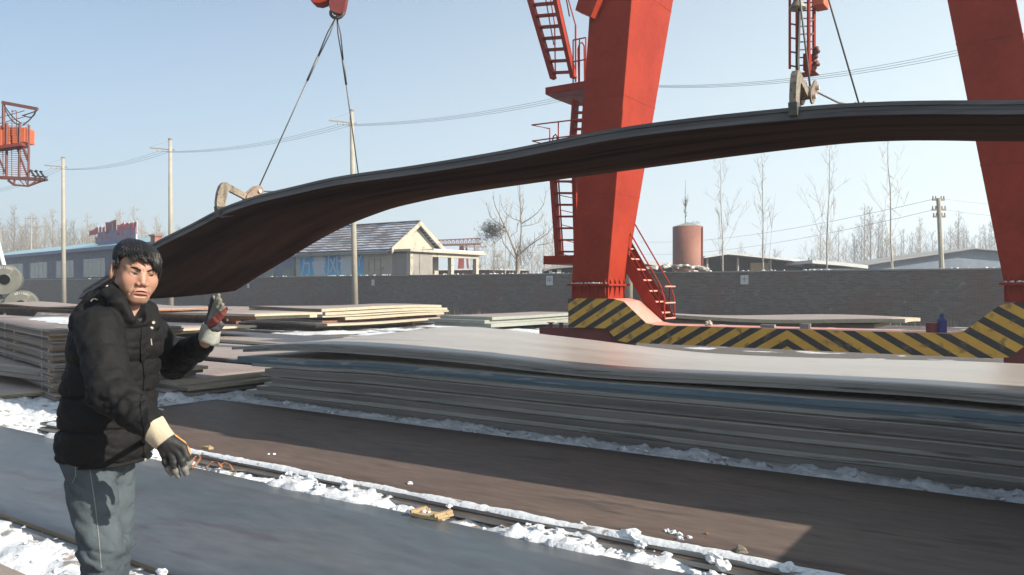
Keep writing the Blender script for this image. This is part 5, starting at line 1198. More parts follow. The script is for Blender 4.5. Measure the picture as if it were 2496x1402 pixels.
# ---------------------------------------------------------------- the worker (grown as implicit surfaces)
from mathutils.bvhtree import BVHTree
RX, RY, RZ0 = -1.59, 3.15, .08
def pp(px, py, Y): return np.array([(px-1248)/FPX*Y-RX, Y-RY, CAMZ-(py-701)/FPX*Y-RZ0], dtype=np.float32)
def surf(fn, lo, hi, res, axes=None):
    if axes is None: axes = [np.arange(lo[i], hi[i]+res, res, dtype=np.float32) for i in range(3)]
    X, Y, Z = axes[0][:, None, None], axes[1][None, :, None], axes[2][None, None, :]
    f = np.broadcast_to(fn(X, Y, Z), (len(axes[0]), len(axes[1]), len(axes[2]))).astype(np.float32)
    ins = f < 0
    nx, ny, nz = f.shape
    cs = np.zeros((nx-1, ny-1, nz-1), dtype=np.int8)
    for a in (0, 1):
        for b in (0, 1):
            for c in (0, 1): cs += ins[a:nx-1+a, b:ny-1+b, c:nz-1+c]
    act = (cs > 0) & (cs < 8); idx = -np.ones(cs.shape, dtype=np.int64); ii = np.argwhere(act); idx[act] = np.arange(len(ii))
    P = np.zeros((len(ii), 3)); C = np.zeros(len(ii)); AX = [np.asarray(a, dtype=np.float64) for a in axes]
    corners = [(a, b, c) for a in (0, 1) for b in (0, 1) for c in (0, 1)]
    for c0 in corners:
        for ax in range(3):
            if c0[ax]: continue
            c1 = list(c0); c1[ax] = 1
            i0 = ii+np.array(c0); i1 = ii+np.array(c1)
            f0 = f[i0[:, 0], i0[:, 1], i0[:, 2]]; f1 = f[i1[:, 0], i1[:, 1], i1[:, 2]]
            m = (f0 < 0) != (f1 < 0); t = np.where(m, f0/(f0-f1+1e-12), 0)
            for k in range(3):
                a0 = AX[k][i0[:, k]]; a1 = AX[k][i1[:, k]]; P[:, k] += np.where(m, a0+(a1-a0)*t, 0)
            C += m
    P /= C[:, None]
    F = []
    for ax in range(3):
        o1, o2 = [(1, 2), (2, 0), (0, 1)][ax]
        sl0 = [slice(1, -1)]*3; sl0[ax] = slice(0, -1); sl1 = list(sl0); sl1[ax] = slice(1, None)
        a = ins[tuple(sl0)]; b = ins[tuple(sl1)]
        e = np.argwhere(a != b)
        off = np.ones(3, dtype=int); off[ax] = 0
        e = e+off; fl = ins[e[:, 0], e[:, 1], e[:, 2]]
        q = []
        for d1, d2 in ((0, 0), (-1, 0), (-1, -1), (0, -1)):
            c = e.copy(); c[:, o1] += d1; c[:, o2] += d2; q.append(idx[c[:, 0], c[:, 1], c[:, 2]])
        q = np.stack(q, 1); q[~fl] = q[~fl][:, ::-1]; F.append(q)
    F = np.concatenate(F); F = F[(F >= 0).all(1)]
    return P, F
def cap(X, Y, Z, a, b, ra, rb):
    a = np.asarray(a, np.float32); b = np.asarray(b, np.float32); d = b-a; L = float(d @ d)+1e-12
    x, y, z = X-a[0], Y-a[1], Z-a[2]
    h = np.clip((x*d[0]+y*d[1]+z*d[2])/L, 0, 1)
    return np.sqrt((x-d[0]*h)**2+(y-d[1]*h)**2+(z-d[2]*h)**2)-(ra+(rb-ra)*h), h
def C_(X, Y, Z, a, b, ra, rb=None): return cap(X, Y, Z, a, b, ra, ra if rb is None else rb)[0]
def ell(X, Y, Z, c, r):
    x, y, z = (X-c[0])/r[0], (Y-c[1])/r[1], (Z-c[2])/r[2]; k0 = np.sqrt(x*x+y*y+z*z)+1e-6
    k1 = np.sqrt((x/r[0])**2+(y/r[1])**2+(z/r[2])**2)+1e-6; return k0*(k0-1)/k1
def smin(a, b, k): h = np.clip(.5+.5*(b-a)/k, 0, 1); return b+(a-b)*h-k*h*(1-h)
def smax(a, b, k): return -smin(-a, -b, k)
def wav(X, Y, Z, s, ph=0.0):      # cheap smooth noise in -1..1
    return (np.sin(s*(X*1.0+.6*Z)+ph+1.3*np.sin(s*.7*Y+ph))*np.sin(s*(Z*1.1-.5*Y)+1.7*ph+1.1*np.sin(s*.8*X))
            + .5*np.sin(s*2.1*(Y+.4*Z)+2*ph+np.sin(s*1.7*Z))*np.sin(s*1.9*(X-.3*Z)+ph))/1.5
person = thing('person', cw(RX, RY, RZ0), 'man in a black padded jacket and grey jeans raising one gloved hand', 'person', YAW)
# --- head frame
HC = pp(332, 664, 3.15); hy, hr, hp = math.radians(15), math.radians(6), math.radians(4)
RH = (Matrix.Rotation(math.radians(26.8), 3, 'Z') @ Matrix.Rotation(hr, 3, 'Y') @ Matrix.Rotation(hy, 3, 'Z') @ Matrix.Rotation(hp, 3, 'X'))
RHn = np.array(RH)
def to_head(X, Y, Z):
    x, y, z = X-HC[0], Y-HC[1], Z-HC[2]
    return (RHn[0, 0]*x+RHn[1, 0]*y+RHn[2, 0]*z, RHn[0, 1]*x+RHn[1, 1]*y+RHn[2, 1]*z, RHn[0, 2]*x+RHn[1, 2]*y+RHn[2, 2]*z)
def head_sdf(X, Y, Z):
    x, y, z = to_head(X, Y, Z); ax = np.abs(x)
    d = ell(x, y, z, (0, .010, .032), (.076, .092, .084))
    d = smin(d, ell(x, y, z, (0, -.024, -.018), (.065, .068, .084)), .03)
    d = smin(d, ell(x, y, z, (0, -.058, -.094), (.034, .028, .024)), .03)
    d = smin(d, C_(ax, y, z, (.050, .0, -.048), (.017, -.058, -.096), .019, .015), .03)
    d = smin(d, ell(ax, y, z, (.034, -.056, -.046), (.026, .022, .028)), .022)
    d = smin(d, ell(ax, y, z, (.042, -.058, -.026), (.020, .017, .018)), .026)     # cheekbones
    d = smin(d, C_(ax, y, z, (.010, -.080, .022), (.045, -.063, .022), .009, .008), .022)  # brow ridge
    d = smax(d, -ell(ax, y, z, (.031, -.094, .004), (.015, .009, .008)), .012)     # eye sockets
    d = smin(d, ell(ax, y, z, (.031, -.0735, .0), (.0165, .012, .0115)), .006)      # lids
    d = smax(d, -ell(ax, y, z, (.031, -.0865, -.0022+.10*(ax-.031)), (.0140, .009, .0044)), .0012)   # eye slit
    d = smin(d, C_(x, y, z, (0, -.080, .010), (0, -.1015, -.034), .0070, .0105), .018)   # nose
    d = smin(d, ell(ax, y, z, (.0145, -.093, -.040), (.0095, .011, .0085)), .006)
    d = smax(d, -ell(ax, y, z, (.007, -.103, -.0465), (.0035, .005, .003)), .002)
    # mouth: grimace with a full lower lip
    d = smin(d, ell(x, y, z, (0, -.077, -.072), (.036, .018, .023)), .014)
    mc = -.0675-6.5*x*x
    d = smin(d, ell(x, y, z-mc, (0, -.0895, .0042), (.029, .007, .0042)), .004)
    d = smin(d, ell(x, y, z-mc, (.001, -.0910, -.0068), (.025, .009, .0068)), .004)
    d = smax(d, -ell(x, y, z-mc, (0, -.097, .0), (.027, .009, .0020)), .0015)
    d = smax(d, -C_(ax, y, z, (.020, -.0945, -.045), (.035, -.0795, -.080), .0026, .0022), .008)  # folds
    d = smax(d, -C_(ax, y, z, (.0065, -.0975, .030), (.0055, -.0975, .010), .0032, .0028), .004)     # frown
    d = smax(d, -C_(x, y, z, (-.016, -.0905, -.084), (.016, -.0905, -.084), .004, .004), .006)
    # ears
    ax_e = ax+.008*(x > 0); e = ell(ax_e+.25*(y-.0), y, z, (.090, .008, -.004), (.0095, .020, .034)); e = smax(e, -ell(ax_e+.25*y, y, z, (.099, .004, -.002), (.007, .012, .021)), .004)
    d = smin(d, e, .008)
    return d
neck0, neck1 = pp(322, 712, 3.17), pp(308, 800, 3.17)
SHR, ELR, WRR = pp(240, 802, 3.0), pp(270, 955, 2.87), pp(370, 1038, 2.80)
SHL, ELL, WRL = pp(362, 812, 3.33), pp(425, 884, 3.44), pp(497, 836, 3.24)
HPR, KNR, ANR = pp(214, 1125, 3.07), pp(249, 1335, 3.02), pp(232, 1600, 3.05)
HPL, KNL, ANL = pp(272, 1125, 3.26), pp(278, 1325, 3.22), pp(255, 1600, 3.28)
def body_sdf(X, Y, Z):
    d = head_sdf(X, Y, Z)
    d = smin(d, C_(X, Y, Z, neck0, neck1, .050, .060), .025)
    ch = pp(282, 860, 3.15); pe = pp(258, 1090, 3.16)
    t = C_(X, Y, Z, ch, pe, .10, .09); t = smin(t, C_(X, Y, Z, SHR, SHL, .045, .045), .06); d = smin(d, t, .05)
    for a, b, c, r in ((SHR, ELR, WRR, .045), (SHL, ELL, WRL, .045)):
        d = smin(d, C_(X, Y, Z, a, b, r, r*.85), .02); d = smin(d, C_(X, Y, Z, b, c, r*.82, .027), .015)
    d = smin(d, C_(X, Y, Z, WRR, pp(402, 1075, 2.80), .026), .01); d = smin(d, C_(X, Y, Z, WRL, pp(512, 812, 3.22), .026), .01)
    for a, b, c in ((HPR, KNR, ANR), (HPL, KNL, ANL)):
        d = smin(d, C_(X, Y, Z, a, b, .075, .052), .03); d = smin(d, C_(X, Y, Z, b, c, .052, .038), .02)
        d = smin(d, C_(X, Y, Z, c, c+np.array([.12, -.05, -.05]), .035, .03), .02)
    return d
# non uniform grid: fine round the head, coarse below
zl, zh = -.02, 1.72; hz = HC[2]
gx = np.concatenate([np.arange(-.30, HC[0]-.105, .012), np.arange(HC[0]-.105, HC[0]+.115, .0022), np.arange(HC[0]+.115, .50, .012)]).astype(np.float32)
gy = np.concatenate([np.arange(-.42, HC[1]-.125, .012), np.arange(HC[1]-.125, HC[1]+.02, .0022), np.arange(HC[1]+.02, .40, .010)]).astype(np.float32)
gz = np.concatenate([np.arange(zl, hz-.135, .014), np.arange(hz-.135, hz+.125, .0022), np.arange(hz+.125, zh, .01)]).astype(np.float32)
P, F = surf(body_sdf, None, None, None, [gx, gy, gz])
hx, hyy, hzz = to_head(P[:, 0], P[:, 1], P[:, 2]); ah = np.abs(hx)
col = np.tile(np.array([.285, .155, .105]), (len(P), 1))
def paint(mask, c, w=1.0):
    m = np.clip(mask, 0, 1)[:, None]*w; col[:] = col*(1-m)+np.array(c)*m
g3 = lambda cx, cy, cz, rx, ry, rz: np.exp(-(((hx-cx)/rx)**2+((hyy-cy)/ry)**2+((hzz-cz)/rz)**2))
ga = lambda cx, cy, cz, rx, ry, rz: np.exp(-(((ah-cx)/rx)**2+((hyy-cy)/ry)**2+((hzz-cz)/rz)**2))
paint(ga(.040, -.07, -.03, .022, .04, .02), (.30, .13, .09), .6)      # cheeks
paint(g3(0, -.105, -.036, .016, .02, .016), (.285, .125, .09), .6)
mcz = -.0675-6.5*hx*hx
paint(1.25*np.exp(-((hx/.027)**4+((hzz-mcz+.0045)/.0090)**4))*(hyy < -.075), (.25, .080, .066), .9)   # lips
paint(2*np.exp(-((hx/.026)**4+((hzz-mcz)/.0020)**2))*(hyy < -.072), (.075, .028, .025), 1)
paint(2.0*ga(.031, -.085, .0050, .0155, .02, .0022), (.040, .020, .016), .8)
paint(g3(0, -.09, -.056, .022, .03, .008), (.21, .125, .095), .4)        # shaved upper lip
paint(g3(0, -.07, -.100, .03, .04, .018), (.225, .13, .095), .35)
paint(ga(.082, .01, -.005, .01, .03, .04), (.27, .11, .08), .6)
blot = (.5+.5*np.sin(hx*210+3*np.sin(hzz*120))*np.sin(hzz*190+2*np.sin(hx*90)))[:, None]; col *= 1+.07*(blot-.5); col[:, 0] *= 1+.05*np.sin(hx*60+hzz*90)
M['skin'] = tint_mat('weathered skin', .55, bump=.25, bscale=260, sss=.08)
arr_mesh('body', P, F, M['skin'], person, col=col)
# eyes
em = MB()
def hloc(x, y, z): v = RH @ Vector((x, y, z)); return Vector((float(HC[0])+v.x, float(HC[1])+v.y, float(HC[2])+v.z))
M['sclera'] = nmat('eye white', (.17, .14, .125), (.20, .165, .15), 20, .3); M['iris'] = nmat('dark iris', (.018, .010, .008), (.03, .018, .012), 20, .15)
for sx in (-1, 1):
    e = MB(); V = []; n_ = 14
    bm = bmesh.new(); bmesh.ops.create_uvsphere(bm, u_segments=20, v_segments=12, radius=1)
    e.add([hloc(sx*.031+q.co.x*.0125, -.0715+q.co.y*.0115, -.001+q.co.z*.0115) for q in bm.verts], [[w.index for w in f_.verts] for f_ in bm.faces]); ob = e.build('eye', M['sclera'], person, smooth=True)
    e = MB(); e.add([hloc(sx*.031+.003+q.co.x*.0062, -.0808+q.co.y*.0035, -.0010+q.co.z*.0062) for q in bm.verts], [[w.index for w in f_.verts] for f_ in bm.faces]); e.build('iris', M['iris'], ob, smooth=True); bm.free()
# eyebrows: short hair strokes
M['hair'] = nmat('black hair', (.005, .0045, .0045), (.010, .009, .008), 60, .45, bump=.3, bscale=200, bdist=.001, spec=.35)
rn = random.Random(7)
for sx in (-1, 1):
    e = MB()
    for k in range(70):
        t = rn.random(); x = .011+.036*t; z0_ = .0190+.0045*math.sin(t*2.6)-.0045*t*t-.0025*(1-t)**2+rn.uniform(-.0022, .0022)-.002*(t < .25)
        y0_ = -.0960+.010*t*t*2.2+.004*t; e.tube([hloc(sx*x, y0_, z0_-.002), hloc(sx*(x+.004), y0_-.0012+.001*t, z0_+.0008), hloc(sx*(x+.0085), y0_+.002, z0_+.0006)], [.0009, .0010, .0004], 4)
    e.build('eyebrow', M['hair'], person)
# hair: shell plus locks
def hair_sdf(X, Y, Z):
    x, y, z = to_head(X, Y, Z)
    d = ell(x, y, z, (0.0, .014, .038), (.0865, .105, .084)); d = d+.0022*np.sin(120*x+40*y)*np.sin(90*y+30*z)+.016*np.clip((.062-z)/.06, 0, 1)
    hl = np.where(y < -.055, .082-.016*np.clip(x/.06, -.3, 1)+.10*(np.abs(x)*.3), np.where(y < -.005, .074-(y+.055)*1.15, np.where(y < .035, .018-(y+.005)*.1, .014-(y-.035)*2.4))); hl = np.maximum(hl, -.075)
    hl = hl-.004*(np.abs(x) < .05)*(y < -.05)
    d = smax(d, (hl-z)*.8, .006)
    return d
P, F = surf(hair_sdf, (HC[0]-.13, HC[1]-.14, HC[2]-.10), (HC[0]+.13, HC[1]+.15, HC[2]+.16), .0032)
hm = MB(); hm.add([tuple(p) for p in P], [tuple(int(i) for i in f) for f in F])
wc = (-.015, .045)      # whorl near the back of the crown
for k in range(1150):
    az = rn.uniform(0, 2*PI); st = rn.uniform(0, .55)
    dx, dy = math.cos(az), math.sin(az)
    # polar sweep over the ellipsoid from the crown outwards
    front = dy < -.25; side = abs(dx) > .75
    ph1 = (1.30 if front else (1.42 if side else 1.55))+rn.uniform(-.14, .12)
    if front: ph1 += -.10+.34*math.exp(-((dx-.50)/.30)**2)+ .10*rn.random()
    if side and dy > -.35: ph1 += .08
    pts = []; n_ = 9
    for i in range(n_):
        ph = st+(ph1-st)*i/(n_-1); a2 = az+.18*(1-i/n_)+.12*math.sin(k)*i/n_
        ex_ = .0905+.002*rn.random(); off = .0015+.003*math.sin(k*1.7+i)+ (.004 if i == n_-1 and front else 0)
        x = wc[0]*(1-math.sin(ph))+math.sin(ph)*math.cos(a2)*ex_; y = wc[1]*(1-math.sin(ph))*.8+.014+math.sin(ph)*math.sin(a2)*(.1085+off); z = .039+math.cos(ph)*(.0865+off)
        if not front: x *= 1-.16*max(0, ph-1.0); y *= 1-.10*max(0, ph-1.0)
        if front and ph > 1.15: z -= .006*(ph-1.15); y += .004*(ph-1.15)
        pts.append(hloc(x*(1+off), y, z))
    r_ = rn.uniform(.0016, .0032); hm.tube(pts, [r_*.7]+[r_]*(n_-3)+[r_*.7, r_*.15], 4, cap=False)
# fringe locks falling over the forehead towards the picture right
for k in range(330):
    u = rn.random(); x0 = -.060+.125*u; y0 = .014-math.sqrt(max(0.02, 1-(x0/.087)**2))*.082
    ln = (.020+.040*max(0, u-.30)**.8*1.45+rn.uniform(-.004, .012)); z0_ = .088-.30*abs(x0)*.35
    cl_ = noise.noise((u*11, 1.7, 0)); ln += .030*cl_+.002
    if cl_ < -.12 and rn.random() < .55: continue
    a0 = Vector((x0, y0, z0_)); pts = []
    for i in range(7):
        t = i/6; zz_ = z0_+.004-t*(ln+.012); xx = x0+.018*t*t+.004*math.sin(k+t*2)
        yb = -.024-.0-math.sqrt(max(.05, 1-(xx/.075)**2))*.0735; yt = y0*(1-min(1, t*1.5))+yb*min(1, t*1.5)-.005-.002*math.sin(k*3.3)
        pts.append(hloc(xx, yt, zz_))
    r_ = rn.uniform(.0012, .0026); hm.tube(pts, [r_*.8, r_, r_, r_, r_*.9, r_*.6, r_*.12], 4, cap=False)
for k in range(90):      # sideburn and the tuft over the far temple
    sx = -1 if k % 2 else 1; x0 = sx*(.074+rn.uniform(-.002, .004)); y0 = rn.uniform(-.030, -.010); z0_ = rn.uniform(.035, .055); L_ = rn.uniform(.018, .034)+(.030 if sx > 0 else 0)
    pts = [hloc(x0+sx*(.003+.004*math.sin(t*3)) , y0-.006*t, z0_-L_*t) for t in (0, .3, .6, .85, 1)]; hm.tube(pts, [.002, .0024, .002, .0012, .0003], 4, cap=False)
hm.build('hair', M['hair'], person, smooth=True)
# --- jacket
fB = np.array([.978, -.208]); lB = np.array([.208, .978])
TT = [(735, 302, .07, .10), (752, 300, .095, .12), (772, 296, .118, .150), (800, 289, .135, .172), (850, 282, .147, .180), (950, 270, .148, .182), (1050, 262, .150, .186), (1140, 258, .150, .186)]
tz_ = np.array([float(pp(t[1], t[0], 3.15)[2]) for t in TT][::-1]); tcx = np.array([float(pp(t[1], t[0], 3.15)[0]) for t in TT][::-1]); ta = np.array([t[2] for t in TT][::-1]); tb = np.array([t[3] for t in TT][::-1])
ztop = float(tz_[-1]); HEM = float(pp(250, 1121, 3.15)[2])
def puff(t): return 1-np.abs(2*(t-np.floor(t))-1)**5
def jacket_sdf(X, Y, Z):
    cx = np.interp(Z, tz_, tcx).astype(np.float32); a = np.interp(Z, tz_, ta).astype(np.float32); b = np.interp(Z, tz_, tb).astype(np.float32)
    qx, qy = X-cx, Y+0*Z; qf = qx*fB[0]+qy*fB[1]; ql = qx*lB[0]+qy*lB[1]
    k = (np.abs(qf/a)**2.3+np.abs(ql/b)**2.3)**(1/2.3); d = (k-1)*np.minimum(a, b)*.95
    w1 = wav(X, Y, Z, 17, .4); w2 = wav(X, Y, Z, 43, 2.1)
    zs = Z+.010*wav(X, Y, Z*0, 9, 1.0)
    w3 = wav(X, Y, Z, 85, .2); rdg = (1-np.abs(wav(X*.55, Y*.6, Z*1.7+.5*X, 26, 3.3)))**5; rd2 = (1-np.abs(wav(X*.5, Y*.6, Z*2.0-.6*X, 42, 5.1)))**5
    d = d-.010*puff((zs-HEM-.012)/.128)+.005-.006*w1-.0025*w2+.005*np.exp(-((np.abs((zs-HEM-.012)/.128-np.round((zs-HEM-.012)/.128)))/.045)**2)-.0012*w3+.0055*rdg+.002*rd2
    d = smax(d, Z-(ztop-.004), .02)
    d = smax(d, (HEM-.035*X-.0)-Z, .008)
    # arms
    for (S_, E_, W_2, r0, r1, r2, ph) in ((SHR, ELR, WRR, .083, .070, .050, .0), (SHL, ELL, WRL, .080, .060, .045, 1.7)):
        d1, h1 = cap(X, Y, Z, S_, E_, r0, r1); d2, h2 = cap(X, Y, Z, E_, W_2, r1, r2)
        fold = wav(X, Y, Z, 38, ph+.7); rdA = (1-np.abs(wav(X*.6-.5*Z, Y*.8, Z*1.2+.4*X, 38, ph+1.3)))**5
        d1 = d1-.006*puff(h1*2.0+.15)+.003-.012*np.abs(np.sin(h1*13+ph+3.0*X*8+2*fold))*np.clip(h1-.35, 0, 1) - .004*fold-.002*wav(X, Y, Z, 90, 1)
        d2 = d2-.005*puff(h2*1.7+.30)+.003-.013*np.abs(np.sin((1-h2)*13+ph+14*(Y+X)+2*fold))*(1-h2*.6) - .004*fold-.002*wav(X, Y, Z, 90, 1)+.006*rdA
        d2 = smax(d2, 0*d2-.5, .001)
        arm = smin(d1, d2, .012)
        wn = (W_2-E_)/np.linalg.norm(W_2-E_); cut = (X-W_2[0])*wn[0]+(Y-W_2[1])*wn[1]+(Z-W_2[2])*wn[2]-.012
        arm = smax(arm, cut, .006)
        d = smin(d, arm, .014)
    # knitted cuff of the raised arm, hood rolled behind the neck, standing collar
    for a_, b_, ra, rb in ((pp(305, 712, 3.22), pp(242, 736, 3.16), .048, .055), (pp(242, 736, 3.16), pp(206, 786, 3.10), .052, .052), (pp(206, 780, 3.12), pp(206, 880, 3.12), .055, .062),
                           (pp(274, 708, 3.12), pp(290, 738, 3.04), .030, .031), (pp(290, 738, 3.04), pp(320, 776, 3.03), .029, .016),
                           (pp(286, 700, 3.12), pp(262, 722, 3.06), .022, .032),
                           (pp(366, 752, 3.22), pp(378, 790, 3.18), .024, .020), (pp(310, 730, 3.26), pp(366, 752, 3.22), .030, .024)):
        d = smin(d, C_(X, Y, Z, a_, b_, ra, rb)-.005*wav(X, Y, Z, 45, .3)+.006*(1-np.abs(wav(X*.7, Y, Z, 34, 4.4)))**5, .022)
    # opening for the neck
    d = smax(d, -C_(X, Y, Z, pp(341, 700, 3.12), pp(333, 766, 3.10), .058, .040), .008)
    return d
P, F = surf(jacket_sdf, (-.30, -.50, .70), (.46, .45, 1.60), .0058)
M['jacket'] = nmat('black padded jacket cloth', (.0045, .0045, .005), (.008, .008, .009), 6, .78, bump=.5, bscale=34, bdist=.010, spec=.20)
jk = arr_mesh('jacket', P, F, M['jacket'], person)
BV = BVHTree.FromPolygons([tuple(p) for p in P], [tuple(int(i) for i in f) for f in F])
co = Vector((-RX, -RY, CAMZ-RZ0))
def hit(px, py, bv=None):
    d_ = Vector(((px-1248)/FPX, 1, -(py-701)/FPX)).normalized(); r = (bv or BV).ray_cast(co, d_); return (r[0], r[1])
# inner collar
def inner_sdf(X, Y, Z):
    d = C_(X, Y, Z, pp(316, 745, 3.17), pp(312, 830, 3.16), .066, .09); return smax(d, -C_(X, Y, Z, pp(338, 700, 3.12), pp(322, 752, 3.14), .052, .052), .005)
P, F = surf(inner_sdf, (-.12, -.25, 1.1), (.32, .2, 1.46), .007); arr_mesh('inner_collar', P, F, nmat('black knit collar', (.008, .008, .009), (.012, .012, .012), 9, .8), person)
# placket with stitched edges, snaps and zip pull
def ribbon_on(pts, w, th, name, mat, parent, lift=.004):
    H = [hit(*q) for q in pts]; m = MB(); V = []
    for i, (p, n_) in enumerate(H):
        if p is None: continue
        t = (H[min(i+1, len(H)-1)][0] or p)-(H[max(i-1, 0)][0] or p); t.normalize(); s_ = t.cross(n_).normalized()
        for a_ in (-1, 1): V.append(p+s_*w/2*a_+n_*lift)
        for a_ in (1, -1): V.append(p+s_*w/2*a_+n_*(lift-th))
    n_ = len(V)//4; F_ = []
    for i in range(n_-1):
        for k in range(4): F_.append((i*4+k, i*4+(k+1) % 4, i*4+4+(k+1) % 4, i*4+4+k))
    m.add(V, F_+[(0, 1, 2, 3), (n_*4-4, n_*4-3, n_*4-2, n_*4-1)]); return m.build(name, mat, parent, smooth=False)
ln_ = [(347+ (y-800)*.030+3*math.sin(y*.05), y) for y in range(800, 1118, 12)]
ribbon_on(ln_, .022, .016, 'zip_flap', M['jacket'], person, .006)
def line_on(pts, r, name, mat, parent, lift=.001, bv=None):
    q = [hit(*p_, bv) for p_ in pts]; q = [a_+b_*lift for a_, b_ in q if a_ is not None]
    if len(q) > 1: return MB().tube(q, r, 5).build(name, mat, parent)
for px, py in ((374, 786), (370, 800), (354, 1121)):
    p, n_ = hit(px, py)
    if p is not None: MB().tube([p-n_*.002, p+n_*.003], .006, 12).build('snap', M['bolt'], person)
line_on([(367, 826), (368, 834), (369, 842)], .0022, 'zip_pull', M['bolt'], person, .002)
line_on([(222, 736), (226, 730), (232, 729), (238, 732)], .003, 'hood_cord', M['bolt'], person, .003)
p, n_ = hit(261, 698)
if p is not None: MB().tube([p-n_*.002, p+n_*.003], .005, 10).build('snap', M['bolt'], person)
# --- jeans
def jeans_sdf(X, Y, Z):
    d = ell(X, Y, Z, pp(243, 1085, 3.16), (.138, .155, .15))
    w = wav(X, Y, Z, 26, .9); w2 = wav(X, Y, Z, 60, 1.9)
    for (a, b, c, ra, rb, rc) in ((HPR, KNR, ANR, .098, .080, .064), (HPL, KNL, ANL, .090, .072, .060)):
        d1, h1 = cap(X, Y, Z, a, b, ra, rb); d2, h2 = cap(X, Y, Z, b, c, rb, rc)
        rj = (1-np.abs(wav(X*.7+.5*Z, Y*.7, Z*.8, 30, 2.2)))**5; d1 = d1-.006*w-.003*w2*(.4+h1)+.010*rj; d2 = d2+.010*rj-.007*w*(1-.4*h2)-.012*np.exp(-((h2-.08)/.10)**2)*np.sin(60*(Z+.6*X)+2*w)
        d = smin(d, smin(d1, d2, .015), .010)
    d = smax(d, .06-Z, .004)
    return d
P, F = surf(jeans_sdf, (-.28, -.28, .04), (.22, .32, .92), .0075)
cj = np.tile(np.array([.033, .045, .058]), (len(P), 1)); fade = np.exp(-((P[:, 2]-.62)/.22)**2)[:, None]; cj = cj*(1-.45*fade)+np.array([.085, .102, .108])*.45*fade
nn = (np.sin(P[:, 0]*70+P[:, 2]*30)*np.sin(P[:, 2]*55-P[:, 1]*40))[:, None]; cj *= 1+.10*nn
M['denim'] = tint_mat('faded grey blue denim', .85, bump=.5, bscale=90, spec=.2, bdist=.004)
arr_mesh('jeans', P, F, M['denim'], person, col=cj)
BVj = BVHTree.FromPolygons([tuple(p) for p in P], [tuple(int(i) for i in f) for f in F])
M['stitch'] = nmat('pale seam thread', (.17, .175, .17), (.20, .205, .20), 20, .9)
line_on([(216+ (y-1125)*.115+ (4*math.sin((y-1125)/90)), y) for y in range(1132, 1399, 12)], .0018, 'side_seam', M['stitch'], person, .0005, BVj)
line_on([(184, 1132), (185, 1160), (176, 1178), (165, 1186)], .0014, 'pocket_seam', M['stitch'], person, .0005, BVj)
M['shoe'] = nmat('dark work shoe', (.02, .02, .02), (.04, .035, .03), 12, .6)
for A_2 in (ANR, ANL):
    s_ = lambda X, Y, Z: smax(smin(C_(X, Y, Z, A_2+np.array([-.02, .01, -.07]), A_2+np.array([.15, -.07, -.09]), .045, .038), C_(X, Y, Z, A_2, A_2+np.array([-.01, 0, -.08]), .055), .03), .0-Z, .004)
    P, F = surf(s_, (A_2[0]-.14, A_2[1]-.2, -.01), (A_2[0]+.26, A_2[1]+.14, .2), .009); arr_mesh('shoe', P, F, M['shoe'], person)
# --- gloves
M['glove'] = tint_mat('worn work glove leather', .62, bump=.4, bscale=120, spec=.35, bdist=.002)
M['cuffcloth'] = nmat('cream canvas cuff', (.40, .34, .24), (.46, .40, .30), 14, .85, bump=.4, bscale=120, bdist=.002)
M['cuffgrey'] = nmat('grey suede cuff', (.24, .25, .22), (.31, .32, .29), 16, .9, bump=.4, bscale=90, bdist=.003)
def glove(name_, parts, res, tintf, lo, hi, blend=.006):
    def fn(X, Y, Z):
        d = None
        for grp in parts:
            g_ = None
            for (a, b, ra, rb) in grp:
                c_ = C_(X, Y, Z, a, b, ra, rb); g_ = c_ if g_ is None else smin(g_, c_, .005)
            d = g_ if d is None else smin(d, g_, blend)
        return d-.0008*wav(X, Y, Z, 130, .4)
    P, F = surf(fn, lo, hi, res); return arr_mesh(name_, P, F, M['glove'], person, col=tintf(P, parts))
def dist_part(P, g_): return np.min([C_(P[:, 0], P[:, 1], P[:, 2], a, b, ra, rb) for a, b, ra, rb in g_], axis=0)
# lowered right hand
q = lambda px, py, Y=2.80: pp(px, py, Y)
idx_ = [(q(447, 1092, 2.80), q(455, 1112, 2.795), .0135, .0125), (q(455, 1112, 2.795), q(461, 1128, 2.80), .0125, .0115), (q(461, 1128, 2.80), q(460, 1137, 2.81), .0115, .0105)]
mid_ = [(q(434, 1099), q(444, 1124, 2.785), .014, .013), (q(444, 1124, 2.785), q(450, 1143, 2.79), .013, .012), (q(450, 1143, 2.79), q(454, 1154, 2.80), .012, .0105)]
rin_ = [(q(419, 1103), q(424, 1128, 2.785), .014, .013), (q(424, 1128, 2.785), q(429, 1148, 2.79), .013, .0115), (q(429, 1148, 2.79), q(434, 1160, 2.80), .0115, .010)]
pin_ = [(q(402, 1104, 2.81), q(404, 1126, 2.80), .0135, .012), (q(404, 1126, 2.80), q(411, 1145, 2.80), .012, .0105), (q(411, 1145, 2.80), q(418, 1155, 2.805), .0105, .0095)]
palm = [(q(402, 1070), q(444, 1090), .030, .017), (q(402, 1070), q(432, 1098), .031, .020), (q(400, 1072), q(417, 1102), .031, .020), (q(396, 1074), q(402, 1104), .028, .018)]
thb = [(q(422, 1072, 2.835), q(442, 1084, 2.845), .020, .016), (q(442, 1084, 2.845), q(455, 1098, 2.845), .015, .012), (q(455, 1098, 2.845), q(460, 1108, 2.84), .0115, .009)]
def tr_(P, parts):
    D = np.stack([dist_part(P, g_) for g_ in parts]); w = D.argmin(0); c = np.tile(np.array([.014, .014, .015]), (len(P), 1))
    c[w == 5] = (.44, .20, .06)
    for gi in range(4):
        a, b = parts[gi][2][0], parts[gi][2][1]; st_ = parts[gi][1][0]*.45+parts[gi][1][1]*.55; ax_ = (b-st_)/np.linalg.norm(b-st_)
        t = (P-st_) @ ax_; c[(w == gi) & (t > 0)] = (.13, .126, .118)
    return c
